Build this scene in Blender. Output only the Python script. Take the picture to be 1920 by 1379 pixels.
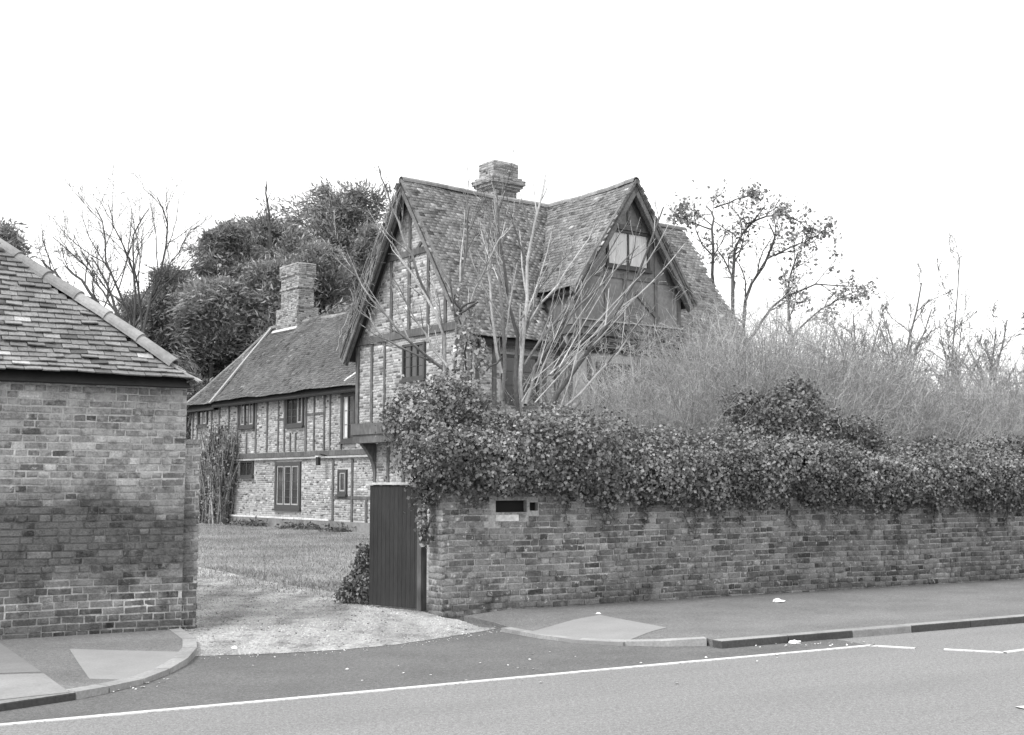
import bpy, bmesh, math, random
import numpy as np
from mathutils import Vector, Matrix
random.seed(7); rng = np.random.default_rng(11)
S = bpy.context.scene
for o in list(bpy.data.objects): bpy.data.objects.remove(o)
COL = S.collection
R_ = math.radians

# ------------------------------------------------------------------ camera
EYE = 1.6; FPX = 2300.0; PITCH = math.atan2(905 - 689.5, FPX)
cam = bpy.data.cameras.new('camera'); cam.sensor_width = 36; cam.sensor_fit = 'HORIZONTAL'
cam.lens = FPX / 1920 * 36; cam.clip_start = .1; cam.clip_end = 3000
camo = bpy.data.objects.new('camera', cam); COL.objects.link(camo)
camo.location = (0, 0, EYE); camo.rotation_euler = (math.pi/2 + PITCH, 0, 0); S.camera = camo
# ------------------------------------------------------------------ sky + sun (overcast, black-and-white photograph)
SUN_EL, SUN_AZ = R_(52), R_(-128)           # azimuth measured from +Y towards +X
w = bpy.data.worlds.new('World'); S.world = w; w.use_nodes = True
nt = w.node_tree; nt.nodes.clear()
sky = nt.nodes.new('ShaderNodeTexSky'); sky.sky_type = 'NISHITA'; sky.sun_disc = False
sky.sun_elevation = SUN_EL; sky.sun_rotation = SUN_AZ; sky.dust_density = 6.0; sky.air_density = 1.0
bw = nt.nodes.new('ShaderNodeRGBToBW'); nt.links.new(sky.outputs[0], bw.inputs[0])
mx = nt.nodes.new('ShaderNodeMix'); mx.data_type = 'FLOAT'; mx.inputs[0].default_value = .8; mx.inputs[3].default_value = 7.2   # the even cloud deck
nt.links.new(bw.outputs[0], mx.inputs[2])
bg = nt.nodes.new('ShaderNodeBackground'); bg.inputs[1].default_value = .14
nt.links.new(mx.outputs[0], bg.inputs[0])
wo = nt.nodes.new('ShaderNodeOutputWorld'); nt.links.new(bg.outputs[0], wo.inputs[0])
sl = bpy.data.lights.new('sun', 'SUN'); sl.energy = 1.3; sl.angle = R_(14)
so = bpy.data.objects.new('sun', sl); COL.objects.link(so)
sd = Vector((math.sin(SUN_AZ)*math.cos(SUN_EL), math.cos(SUN_AZ)*math.cos(SUN_EL), math.sin(SUN_EL)))
so.rotation_euler = sd.to_track_quat('Z', 'Y').to_euler(); so.location = sd*60
S.view_settings.view_transform = 'Standard'; S.view_settings.look = 'None'
S.view_settings.exposure = 1.05; S.view_settings.gamma = 1; S.view_settings.use_curve_mapping = False

# ------------------------------------------------------------------ frames
def ray(px, py):
    a = (px-960)/FPX; b = (689.5-py)/FPX
    return np.array([a, math.cos(PITCH)-b*math.sin(PITCH), math.sin(PITCH)+b*math.cos(PITCH)])
E0 = np.array([0, 0, EYE])
def onz(px, py, z): d = ray(px, py); return E0 + d*((z-EYE)/d[2])
def ony(px, py, y): d = ray(px, py); return E0 + d*(y/d[1])
class Frame:
    def __init__(s, o, ang): s.o = np.array(o, float); s.c = math.cos(ang); s.s = math.sin(ang); s.ang = ang
    def w(s, x, y, z=0): return s.o + np.array([x*s.c-y*s.s, x*s.s+y*s.c, z])
    def l(s, P): q = np.asarray(P, float)-s.o; return np.array([q[0]*s.c+q[1]*s.s, -q[0]*s.s+q[1]*s.c, q[2]])
    def onx(s, px, py, x): n = np.array([s.c, s.s, 0]); d = ray(px, py); return s.l(E0+d*(((s.w(x, 0)-E0)@n)/(d@n)))
    def ony(s, px, py, y): n = np.array([-s.s, s.c, 0]); d = ray(px, py); return s.l(E0+d*(((s.w(0, y)-E0)@n)/(d@n)))
RD = Frame((0, 0, 0), R_(30))               # x along the road, y away from it
HF = Frame((-2.78, 31.16, 0), R_(37.5))     # the timber-framed house
def gr(px, py, z): return RD.l(onz(px, py, z))

# ------------------------------------------------------------------ materials (greys: the photograph is black and white)
MATS = {}
def N(t, typ, **kw):
    n = t.nodes.new(typ)
    for k, v in kw.items(): setattr(n, k, v)
    return n
def mth(t, op, a, b=None, clamp=False):
    n = t.nodes.new('ShaderNodeMath'); n.operation = op; n.use_clamp = clamp
    for i, v in enumerate((a, b)):
        if v is None: continue
        if isinstance(v, (int, float)): n.inputs[i].default_value = v
        else: t.links.new(v, n.inputs[i])
    return n.outputs[0]
def noise(t, vec, scale, detail=4, rough=.55):
    n = t.nodes.new('ShaderNodeTexNoise'); n.inputs['Scale'].default_value = scale
    n.inputs['Detail'].default_value = detail; n.inputs['Roughness'].default_value = rough
    t.links.new(vec, n.inputs['Vector']); return n.outputs['Fac']
def mapr(t, v, a, b, c, d):
    n = t.nodes.new('ShaderNodeMapRange'); t.links.new(v, n.inputs[0])
    for i, x in enumerate((a, b, c, d)): n.inputs[i+1].default_value = x
    return n.outputs[0]
def mat(name, base, rough=.85, fine=(30, .25), coarse=(1.2, .2), tone=None, bump=None, spec=.3, world=True, extra=None, stretch=None, trans=0):
    """grey material: base * tone * fine noise * coarse noise (+bump). tone: 'attr' | 'obj'"""
    m = bpy.data.materials.new(name); m.use_nodes = True; t = m.node_tree
    b = t.nodes['Principled BSDF']; b.inputs['Roughness'].default_value = rough
    b.inputs['Specular IOR Level'].default_value = spec
    if world: vec = N(t, 'ShaderNodeNewGeometry').outputs['Position']
    else: vec = N(t, 'ShaderNodeTexCoord').outputs['Object']
    v2 = vec
    if stretch:
        mp = N(t, 'ShaderNodeMapping'); mp.inputs['Scale'].default_value = stretch; t.links.new(vec, mp.inputs[0]); v2 = mp.outputs[0]
    v = None
    if tone == 'attr':
        a = N(t, 'ShaderNodeAttribute', attribute_name='tone'); v = mth(t, 'MULTIPLY', a.outputs['Fac'], base)
    elif tone == 'obj':
        a = N(t, 'ShaderNodeObjectInfo'); s = N(t, 'ShaderNodeRGBToBW'); t.links.new(a.outputs['Color'], s.inputs[0]); v = mth(t, 'MULTIPLY', s.outputs[0], base)
    if fine:
        f = mapr(t, noise(t, v2, fine[0]), .25, .75, 1-fine[1], 1+fine[1]); v = mth(t, 'MULTIPLY', f, v if v is not None else base)
    if coarse:
        c = mapr(t, noise(t, vec, coarse[0], 5, .6), .3, .7, 1-coarse[1], 1+coarse[1]); v = mth(t, 'MULTIPLY', c, v if v is not None else base)
    if extra: v = extra(t, vec, v if v is not None else base)
    if v is None:
        b.inputs['Base Color'].default_value = (base, base, base, 1)
    else:
        cc = N(t, 'ShaderNodeCombineXYZ')
        v = mth(t, 'MAXIMUM', v, .004); v = mth(t, 'MINIMUM', v, .85)
        for i in range(3): t.links.new(v, cc.inputs[i])
        t.links.new(cc.outputs[0], b.inputs['Base Color'])
    if bump:
        bp = N(t, 'ShaderNodeBump'); bp.inputs['Strength'].default_value = bump[1]; bp.inputs['Distance'].default_value = bump[2]
        t.links.new(noise(t, v2, bump[0], 5, .6), bp.inputs['Height']); t.links.new(bp.outputs[0], b.inputs['Normal'])
    if trans:
        tr = N(t, 'ShaderNodeBsdfTranslucent'); mxs = N(t, 'ShaderNodeMixShader'); mxs.inputs[0].default_value = trans
        if v is not None: t.links.new(cc.outputs[0], tr.inputs[0])
        else: tr.inputs[0].default_value = (base, base, base, 1)
        t.links.new(b.outputs[0], mxs.inputs[1]); t.links.new(tr.outputs[0], mxs.inputs[2])
        t.links.new(mxs.outputs[0], t.nodes['Material Output'].inputs['Surface'])
    MATS[name] = m; return m
def roadvec(t, vec):
    vr = N(t, 'ShaderNodeVectorRotate'); vr.rotation_type = 'Z_AXIS'; vr.inputs['Angle'].default_value = -RD.ang
    t.links.new(vec, vr.inputs['Vector']); sp = N(t, 'ShaderNodeSeparateXYZ'); t.links.new(vr.outputs[0], sp.inputs[0])
    return sp.outputs
def blob(t, a, z, vec, ca, cz, ra, rz, nz=.6, ns=2.2, hard=.35):
    """soft irregular ellipse mask in (a,z)"""
    da = mth(t, 'POWER', mth(t, 'ABSOLUTE', mth(t, 'DIVIDE', mth(t, 'SUBTRACT', a, ca), ra)), 2)
    dz = mth(t, 'POWER', mth(t, 'ABSOLUTE', mth(t, 'DIVIDE', mth(t, 'SUBTRACT', z, cz), rz)), 2)
    d = mth(t, 'SQRT', mth(t, 'ADD', da, dz))
    n = mth(t, 'MULTIPLY', mth(t, 'SUBTRACT', noise(t, vec, ns, 4), .5), nz*2)
    return mapr(t, mth(t, 'ADD', d, n), 1-hard, 1+hard, 1, 0)
def smear(t, vec, v, lo, hi, amt, target, sc=8):
    m = mapr(t, noise(t, vec, sc, 6, .7), lo, hi, 0, amt); n = t.nodes.new('ShaderNodeMix'); n.data_type = 'FLOAT'
    t.links.new(m, n.inputs[0])
    if isinstance(v, (int, float)): n.inputs[2].default_value = v
    else: t.links.new(v, n.inputs[2])
    n.inputs[3].default_value = target; return n.outputs[0]
def stain_left(depth, lowmul):
    def f(t, vec, v):
        v = smear(t, vec, v, .46, .62, .8, .37, 9); v = smear(t, vec, v, .54, .68, .65, .09, 6); v = smear(t, vec, v, .6, .68, .8, .5, 13)
        x, y, z = roadvec(t, vec)
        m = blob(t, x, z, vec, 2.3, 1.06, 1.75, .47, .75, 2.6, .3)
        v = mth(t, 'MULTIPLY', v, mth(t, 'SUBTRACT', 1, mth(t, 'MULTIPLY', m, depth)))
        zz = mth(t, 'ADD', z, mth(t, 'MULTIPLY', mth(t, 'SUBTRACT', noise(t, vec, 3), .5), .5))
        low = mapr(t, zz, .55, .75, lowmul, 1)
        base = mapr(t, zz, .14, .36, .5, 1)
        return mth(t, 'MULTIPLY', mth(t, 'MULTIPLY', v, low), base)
    return f
def stain_right(t, vec, v):
    v = smear(t, vec, v, .5, .68, .7, .3, 9); v = smear(t, vec, v, .53, .66, .75, .06, 4.3); v = smear(t, vec, v, .6, .66, .9, .5, 14)
    x, y, z = roadvec(t, vec)
    n = mth(t, 'MULTIPLY', mth(t, 'SUBTRACT', noise(t, vec, 1.6, 5), .5), .9)
    zz = mth(t, 'ADD', z, n)
    top = mapr(t, zz, 1.25, 1.6, 1, .5)            # darker towards the top
    base = mapr(t, zz, .1, .4, .68, 1)             # darker towards the foot
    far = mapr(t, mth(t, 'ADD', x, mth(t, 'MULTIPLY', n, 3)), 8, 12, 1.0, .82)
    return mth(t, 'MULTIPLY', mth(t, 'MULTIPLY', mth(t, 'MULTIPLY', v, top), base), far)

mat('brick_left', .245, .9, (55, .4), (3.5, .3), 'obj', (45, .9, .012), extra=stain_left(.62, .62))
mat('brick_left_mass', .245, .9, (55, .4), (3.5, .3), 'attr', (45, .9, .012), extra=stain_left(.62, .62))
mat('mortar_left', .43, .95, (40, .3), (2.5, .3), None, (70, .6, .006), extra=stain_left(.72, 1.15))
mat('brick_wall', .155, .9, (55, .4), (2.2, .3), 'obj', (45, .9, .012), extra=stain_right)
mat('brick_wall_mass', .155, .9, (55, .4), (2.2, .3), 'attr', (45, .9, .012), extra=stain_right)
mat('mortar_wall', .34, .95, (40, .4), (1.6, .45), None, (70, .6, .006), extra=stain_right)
mat('tile_left', .175, .85, (45, .35), (2.5, .3), 'obj', (50, .4, .004))
mat('tile_left_mass', .175, .85, (45, .35), (2.5, .3), 'attr', (50, .4, .004))
mat('hip_tile', .22, .85, (25, .2), (2.5, .2), 'obj', (40, .4, .004))
mat('tile_house', .225, .88, (25, .35), (.9, .25), 'attr')
mat('tile_range', .125, .88, (14, .3), (.8, .3), 'attr')
mat('ridge_house', .2, .88, (18, .3), (2, .2), 'obj')
mat('brick_infill', .29, .92, (30, .3), (.8, .22), 'attr')
mat('brick_infill_dark', .2, .92, (30, .3), (.8, .22), 'attr')
mat('mortar_infill', .42, .95, (30, .25), (1, .2))
mat('plaster', .19, .95, (12, .2), (1.2, .28))
mat('plaster_light', .33, .95, (12, .18), (1.2, .25))
mat('timber', .1, .8, (16, .4), (2, .3), stretch=(1, 1, .3))
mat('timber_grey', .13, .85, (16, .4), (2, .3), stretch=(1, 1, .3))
mat('bargeboard', .14, .8, (20, .45), (2, .3))
mat('soffit', .03, .9, (10, .2), None)
mat('window_frame', .06, .7, (20, .2), None)
mat('window_light', .34, .6, (20, .15), None)
mat('lead', .3, .6, (20, .3), None)
mat('curtain', .55, .9, (8, .25), None, stretch=(6, 6, .4))
mat('dark_inside', .012, .9, None, None)
mat('gate_board', .04, .55, (20, .25), (2, .2), 'obj', (30, .3, .003), stretch=(4, 4, .35))
mat('gate_cap', .5, .85, (20, .3), None)
mat('stone_light', .55, .9, (25, .3), (4, .2))
mat('iron', .03, .6, (20, .3), None)
mat('chimney_brick', .25, .92, (30, .35), (1.5, .25), 'attr')
mat('bark', .075, .9, (25, .35), (3, .25), None, (30, .6, .01))
mat('bark_pale', .24, .85, (25, .3), (1.5, .3), 'attr')
mat('bark_far', .075, .9, (5, .3), None)
mat('twig', .29, .9, (8, .25), (.9, .42), 'attr')
mat('twig_far', .15, .9, (5, .2), None)
mat('ivy_leaf', .17, .5, None, (1.8, .4), 'attr', spec=.5, trans=.12)
mat('bush_leaf', .11, .5, None, (1.6, .35), 'attr', spec=.4, trans=.15)
mat('conifer', .25, .8, None, (.22, .3), 'attr', spec=.15, trans=.2)  # lightened base: haze over the distant trees is put into the colour
mat('tree_leaf', .26, .7, None, None, 'attr', spec=.2, trans=.2)
mat('litter', .75, .8, (30, .12), None)
def road_extra(t, vec, v):
    x, y, z = roadvec(t, vec)
    v = mth(t, 'MULTIPLY', v, mapr(t, noise(t, vec, 26, 3, .75), .35, .65, .8, 1.2)); sp = noise(t, vec, 75, 3, .8)
    v = mth(t, 'MULTIPLY', v, mapr(t, sp, .35, .65, .62, 1.38))
    cs = N(t, 'ShaderNodeCombineXYZ'); t.links.new(mth(t, 'MULTIPLY', x, .12), cs.inputs[0]); t.links.new(y, cs.inputs[1])
    return mth(t, 'MULTIPLY', v, mapr(t, noise(t, cs.outputs[0], 1.1, 3), .35, .65, .93, 1.06))
mat('road_asphalt', .185, .9, (60, .16), (.5, .06), None, (190, .5, .006), extra=road_extra)
mat('apron_asphalt', .112, .9, (70, .14), (1.1, .16), None, (190, .35, .005), extra=road_extra)
mat('pavement_asphalt', .145, .92, (70, .14), (1.3, .15), None, (150, .35, .005), extra=road_extra)
mat('flagstone', .2, .9, (50, .14), (2.2, .14), 'obj', (90, .3, .003))
mat('patch', .235, .9, (60, .12), (2, .1), None, (120, .3, .003))
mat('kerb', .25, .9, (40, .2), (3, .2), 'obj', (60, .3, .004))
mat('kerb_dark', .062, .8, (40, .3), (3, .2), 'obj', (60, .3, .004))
def wear(t, vec, v): return mth(t, 'MULTIPLY', v, mapr(t, noise(t, vec, 25, 5, .7), .3, .5, .45, 1))
mat('line_paint', .58, .7, (60, .12), (4, .1), extra=wear)
def ruts(t, vec, v):
    """worn wheel tracks and leaf mould, drawn out along the drive"""
    mp = N(t, 'ShaderNodeMapping'); mp.inputs['Rotation'].default_value = (0, 0, R_(-25)); mp.inputs['Scale'].default_value = (1.6, .3, 1); t.links.new(vec, mp.inputs[0])
    v = mth(t, 'MULTIPLY', v, mapr(t, noise(t, mp.outputs[0], 1.3, 4, .6), .36, .6, .62, 1.08))
    return mth(t, 'MULTIPLY', v, mapr(t, noise(t, vec, 2.6, 6, .75), .34, .5, .55, 1))
mat('gravel_bed', .42, .95, (35, .4), (1.1, .25), None, (50, 1, .03), extra=ruts)
mat('gravel_stone', .48, .9, None, (1.2, .25), 'attr', extra=ruts)
mat('lawn', .23, .95, (7, .4), (.5, .3), None, (25, 1, .04))
mat('grass_blade', .25, .8, None, (.5, .3), 'attr', trans=.2)
mat('terrain', .1, .95, (.5, .3), (.05, .2))
mat('soil', .09, .95, (20, .4), (2, .2))
def glass():
    m = bpy.data.materials.new('glass'); m.use_nodes = True; b = m.node_tree.nodes['Principled BSDF']
    b.inputs['Base Color'].default_value = (.03, .03, .03, 1); b.inputs['Roughness'].default_value = .08; b.inputs['Specular IOR Level'].default_value = .6
    MATS['glass'] = m
glass()

# ------------------------------------------------------------------ object helpers
def link(name, me, m, parent=None):
    o = bpy.data.objects.new(name, me); COL.objects.link(o)
    if m and not me.materials: me.materials.append(MATS[m])
    if parent: o.parent = parent
    return o
def tag(o, label=None, cat=None, group=None, kind=None):
    if label: o['label'] = label
    if cat: o['category'] = cat
    if group: o['group'] = group
    if kind: o['kind'] = kind
    return o
def thing(name, label, cat, loc=(0, 0, 0), rz=0, group=None):
    o = bpy.data.objects.new(name, None); COL.objects.link(o); o.location = loc; o.rotation_euler = (0, 0, rz); o.empty_display_size = .3
    return tag(o, label, cat, group)
class MB:
    def __init__(s): s.v = []; s.f = []
    def add(s, V, F):
        n = len(s.v); s.v += [tuple(map(float, q)) for q in V]; s.f += [tuple(i+n for i in q) for q in F]; return s
    def box(s, x0, x1, y0, y1, z0, z1):
        return s.add([(x0,y0,z0),(x1,y0,z0),(x1,y1,z0),(x0,y1,z0),(x0,y0,z1),(x1,y0,z1),(x1,y1,z1),(x0,y1,z1)],
                     [(0,3,2,1),(4,5,6,7),(0,1,5,4),(1,2,6,5),(2,3,7,6),(3,0,4,7)])
    def bar(s, p, q, n, wd, dp):
        """beam p->q; width wd in the plane, from the plane out by dp along normal n"""
        p, q, n = map(lambda a: Vector(a), (p, q, n)); d = (q-p).normalized(); u = d.cross(n.normalized())*(wd/2); e = n.normalized()*dp
        V = [p-u, p+u, q+u, q-u, p-u+e, p+u+e, q+u+e, q-u+e]
        return s.add(V, [(0,3,2,1),(4,5,6,7),(0,1,5,4),(1,2,6,5),(2,3,7,6),(3,0,4,7)])
    def prism(s, pts, e):
        """polygon pts (3D, planar) extruded by vector e"""
        n = len(pts); V = [Vector(p) for p in pts]; V += [p+Vector(e) for p in V]
        return s.add(V, [tuple(range(n))[::-1], tuple(range(n, 2*n))] + [(i, (i+1) % n, n+(i+1) % n, n+i) for i in range(n)])
    def build(s, name, m, parent=None, smooth=False):
        me = bpy.data.meshes.new(name); me.from_pydata(s.v, [], s.f)
        bm = bmesh.new(); bm.from_mesh(me); bmesh.ops.recalc_face_normals(bm, faces=bm.faces); bm.to_mesh(me); bm.free()
        if smooth: me.polygons.foreach_set('use_smooth', [True]*len(me.polygons))
        return link(name, me, m, parent)
def npmesh(name, V, F, m, parent=None, tone=None, smooth=False):
    """V (n,3), F (m,k) numpy; tone per vertex"""
    me = bpy.data.meshes.new(name); V = np.ascontiguousarray(V, dtype=np.float32); F = np.ascontiguousarray(F, dtype=np.int32)
    k = F.shape[1]
    me.vertices.add(len(V)); me.vertices.foreach_set('co', V.ravel())
    me.loops.add(F.size); me.loops.foreach_set('vertex_index', F.ravel())
    me.polygons.add(len(F)); me.polygons.foreach_set('loop_start', np.arange(0, F.size, k, dtype=np.int32))
    if smooth: me.polygons.foreach_set('use_smooth', np.ones(len(F), dtype=bool))
    if tone is not None:
        a = me.attributes.new('tone', 'FLOAT', 'POINT'); a.data.foreach_set('value', np.ascontiguousarray(tone, dtype=np.float32))
    me.update(calc_edges=True)
    return link(name, me, m, parent)
def rep(V, F, tone):
    """many copies: V (n,k,3), F (f,j) -> flat arrays"""
    n, k, _ = V.shape
    FF = (F[None] + (np.arange(n)*k)[:, None, None]).reshape(-1, F.shape[1])
    return V.reshape(-1, 3), FF, (np.repeat(tone, k) if tone is not None else None)
BOXF = np.array([(0,3,2,1),(4,5,6,7),(0,1,5,4),(1,2,6,5),(2,3,7,6),(3,0,4,7)])

# ---- bricks: laid in courses on a vertical face; every brick is (u0,u1,z0,z1,proud,tone)
def lay(u0, u1, z0, z1, ch=.075, L=.225, H=.112, j=.015, inside=None, seed=0, tones=(.65, 1.35), odd=.06, jit=.004):
    r = np.random.default_rng(seed); out = []; c = 0; z = z0
    while z < z1 - .02:
        h = min(ch, z1-z); u = u0 - (H*.5 if c % 2 else 0) - (r.random()*.05)
        flem = r.random() < .6; k = c
        while u < u1:
            l = (L if (k % 2 or not flem) else H) if flem else (L if c % 2 else H)
            if r.random() < .12: l = H if l == L else L
            l *= 1 + r.normal()*.035; k += 1
            a, b = max(u+j/2, u0), min(u+l-j/2, u1)
            if b-a > .03:
                wv = .008*math.sin((a+b)*.45+seed)+.005*math.sin((a+b)*1.1+seed*2+z); zz0, zz1 = z+j/2+wv, z+h-j/2+wv
                if inside is None or inside((a+b)/2, (zz0+zz1)/2, (b-a)/2, (zz1-zz0)/2):
                    tn = r.uniform(*tones)
                    q = r.random()
                    if q < odd: tn *= .42
                    elif q < odd*1.8: tn *= 1.45
                    out.append((a, b, zz0+r.normal()*jit*.4, zz1+r.normal()*jit*.4, abs(r.normal())*jit, tn))
            u += l
        z += h; c += 1
    return out
def brick_verts(bk, r=None, pr=.004):
    """(n,12,3) in (u, out, z): back ring, mid ring, front ring (bevelled)"""
    A = np.array(bk); n = len(A); u0, u1, z0, z1, d = A[:, 0], A[:, 1], A[:, 2], A[:, 3], A[:, 4]
    V = np.zeros((n, 12, 3)); bv = .005
    for k, (o, ins) in enumerate(((-.03, 0), (pr-.003, 0), (pr, bv))):
        dd = o + (d if k else 0)
        for i, (su, sz) in enumerate(((0,0),(1,0),(1,1),(0,1))):
            V[:, k*4+i, 0] = np.where(su, u1-ins, u0+ins); V[:, k*4+i, 2] = np.where(sz, z1-ins, z0+ins); V[:, k*4+i, 1] = dd
    rr = np.random.default_rng(len(A)); V[:, 4:] += rr.normal(size=(n, 8, 3))*np.array([.0022, .0012, .0018])
    return V
BRF = np.array([(8,9,10,11)]+[(i, (i+1) % 4, 4+(i+1) % 4, 4+i) for i in range(4)]+[(4+i, 4+(i+1) % 4, 8+(i+1) % 4, 8+i) for i in range(4)])
def brick_mass(name, bk, place, m, parent):
    if not bk: return None
    V = brick_verts(bk); V, F, T = rep(V, BRF, np.array(bk)[:, 5])
    o = npmesh(name, place(V), F, m, parent, T); tag(o, kind='stuff'); return o
_UNIT = []
def unit_bricks():
    if _UNIT: return _UNIT
    for s in range(10):
        r = np.random.default_rng(s+50)
        V = np.zeros((12, 3))
        for k, (o, ix, iz) in enumerate(((-.03, 0, 0), (.001, 0, 0), (.004, .03, .09))):
            for i, (su, sz) in enumerate(((0,0),(1,0),(1,1),(0,1))):
                V[k*4+i] = ((su-.5)*(1-2*ix), -o, (sz-.5)*(1-2*iz))
        V[4:] += r.normal(size=(8, 3))*np.array([.012, .0012, .03])
        me = bpy.data.meshes.new('brick'); me.from_pydata([tuple(v) for v in V], [], [tuple(int(i) for i in f) for f in BRF])
        _UNIT.append(me)
    return _UNIT
_BK = {}
def brick_parts(bk, org, m, parent, axis='x'):
    """each brick an object; face looks to -y (axis x) in the parent's frame"""
    for i, (u0, u1, z0, z1, d, tn) in enumerate(bk):
        key = (m, i % 10)
        if key not in _BK:
            me = unit_bricks()[i % 10].copy(); me.name = 'brick'; me.materials.append(MATS[m]); _BK[key] = me
        o = bpy.data.objects.new('brick', _BK[key]); COL.objects.link(o); o.parent = parent
        o.location = (org[0]+(u0+u1)/2, org[1]-d, org[2]+(z0+z1)/2); o.scale = (u1-u0, 1, z1-z0)
        o.rotation_euler = (0, random.gauss(0, .014), random.gauss(0, .006)); o.color = (tn, tn, tn, 1)

# ---- roof tiles on a slope: origin O (eave), u along eave, s up the slope, n outwards
def tiles(O, u, s, n, W, Lh, inside, tw=.165, g=.1, th=.014, seed=0, wave=.012, tone=(.6, 1.4), odd=.06, flare=0, lift=.022):
    r = np.random.default_rng(seed); O, u, s, n = [np.array(a, float) for a in (O, u, s, n)]
    out = []; tn = []; c = 0
    nrow = int(Lh/g)+1
    ph = r.random(6)*6.28
    for c in range(nrow):
        v = c*g
        off = (c % 2)*tw/2 + r.normal()*.012
        k = np.arange(int(-1), int(W/tw)+2)
        for i in k:
            a = i*tw+off
            if not inside(a+tw/2, v+g*.5): continue
            x0, x1 = a+.002+r.random()*.002, a+tw-.002-r.random()*.002
            y0 = v - .015 + r.normal()*.004; y1 = v+g*1.25
            def wv(x, y): return wave*(math.sin(x*1.1+ph[0])*.6+math.sin(x*2.7+y*1.9+ph[1])*.4+math.sin(y*2.3+ph[2])*.5) + flare*math.exp(-y/.22)
            b0 = lift*(1 + abs(r.normal())*.3); tl = r.normal()*.0035
            p = []
            for (x, y, h) in ((x0,y0,b0-th+tl),(x1,y0,b0-th-tl),(x1,y1,.0),(x0,y1,.0),(x0,y0,b0+tl),(x1,y0,b0-tl),(x1,y1,th*.7),(x0,y1,th*.7)):
                p.append(O+u*x+s*y+n*(h+wv(x, y)))
            out.append(p); t = r.uniform(*tone); q = r.random()
            tn.append(t*.5 if q < odd else t*1.7 if q < odd*1.5 else t)
    return np.array(out), np.array(tn)
TILEF = np.array([(4,5,6,7),(0,1,5,4),(1,2,6,5),(3,0,4,7)])
def tile_mass(name, V, T, m, parent):
    V, F, TT = rep(V, TILEF, T); return tag(npmesh(name, V, F, m, parent, TT), kind='stuff')
def tile_parts(name, V, T, m, parent):
    for q, t in zip(V, T):
        c = q.mean(0); me = bpy.data.meshes.new(name)
        me.from_pydata([tuple(v-c) for v in q], [], [tuple(int(i) for i in f) for f in TILEF]); me.materials.append(MATS[m])
        o = bpy.data.objects.new(name, me); COL.objects.link(o); o.parent = parent; o.location = c; o.color = (t, t, t, 1)
def half_round(p, q, up, r0, r1, nseg=8):
    """a half-round ridge tile from p to q"""
    p, q, up = Vector(p), Vector(q), Vector(up).normalized(); d = (q-p).normalized(); sd_ = d.cross(up).normalized(); up = sd_.cross(d)
    V = []; F = []
    for (c, r) in ((p, r0), (q, r1)):
        for rr in (r, r-.018):
            for i in range(nseg+1):
                a = math.pi*(i/nseg)*1.1-.05*math.pi; V.append(c+sd_*math.cos(a)*rr+up*math.sin(a)*rr)
    k = nseg+1
    for i in range(nseg):
        F += [(i, i+1, 2*k+i+1, 2*k+i), (k+i, 3*k+i, 3*k+i+1, k+i+1), (i, k+i, k+i+1, i+1), (2*k+i, 2*k+i+1, 3*k+i+1, 3*k+i)]
    F += [(0, 2*k, 3*k, k), (k-1, 2*k-1, 4*k-1, 3*k-1)]
    return MB().add(V, F)

# ---- tubes (branches), vectorised: P (n,K,3), R (n,K)
def tubes(P, R, sides=5):
    n, K, _ = P.shape
    T = np.gradient(P, axis=1); T /= np.linalg.norm(T, axis=2, keepdims=True)+1e-9
    ref = np.where(np.abs(T[..., 2:3]) > .9, np.array([1., 0, 0]), np.array([0, 0, 1.]))
    ref = np.broadcast_to(ref[:, :1], T.shape)
    A = np.cross(T, ref); A /= np.linalg.norm(A, axis=2, keepdims=True)+1e-9; B = np.cross(T, A)
    th = np.arange(sides)*2*math.pi/sides
    V = P[:, :, None] + R[:, :, None, None]*(A[:, :, None]*np.cos(th)[None, None, :, None]+B[:, :, None]*np.sin(th)[None, None, :, None])
    F = []
    for k in range(K-1):
        for i in range(sides):
            j = (i+1) % sides; F.append((k*sides+i, k*sides+j, (k+1)*sides+j, (k+1)*sides+i))
    return V.reshape(n, K*sides, 3), np.array(F)
class Tub:
    def __init__(s): s.V = []; s.F = []; s.T = []; s.n = 0
    def add(s, P, R, sides=5, tone=None):
        V, F = tubes(P, R, sides); t = np.ones(len(V)) if tone is None else tone
        V, F, T = rep(V, F, t); s.V.append(V); s.F.append(F+s.n); s.T.append(T); s.n += len(V)
    def build(s, name, m, parent=None): return npmesh(name, np.concatenate(s.V), np.concatenate(s.F), m, parent, np.concatenate(s.T), smooth=True)
def unit(v): return v/(np.linalg.norm(v, axis=-1, keepdims=True)+1e-9)
def walk(p0, d0, L, K, r, wob=.15, up=.0, grav=None):
    """polylines from p0 (n,3) along d0 with random wobble"""
    n = len(p0); P = np.zeros((n, K, 3)); P[:, 0] = p0; d = unit(d0.copy()); L = np.broadcast_to(np.asarray(L, float), (n,))
    for k in range(1, K):
        d = unit(d + r.normal(size=(n, 3))*wob + np.array([0, 0, up])); P[:, k] = P[:, k-1]+d*(L/(K-1))[:, None]
    return P
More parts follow.
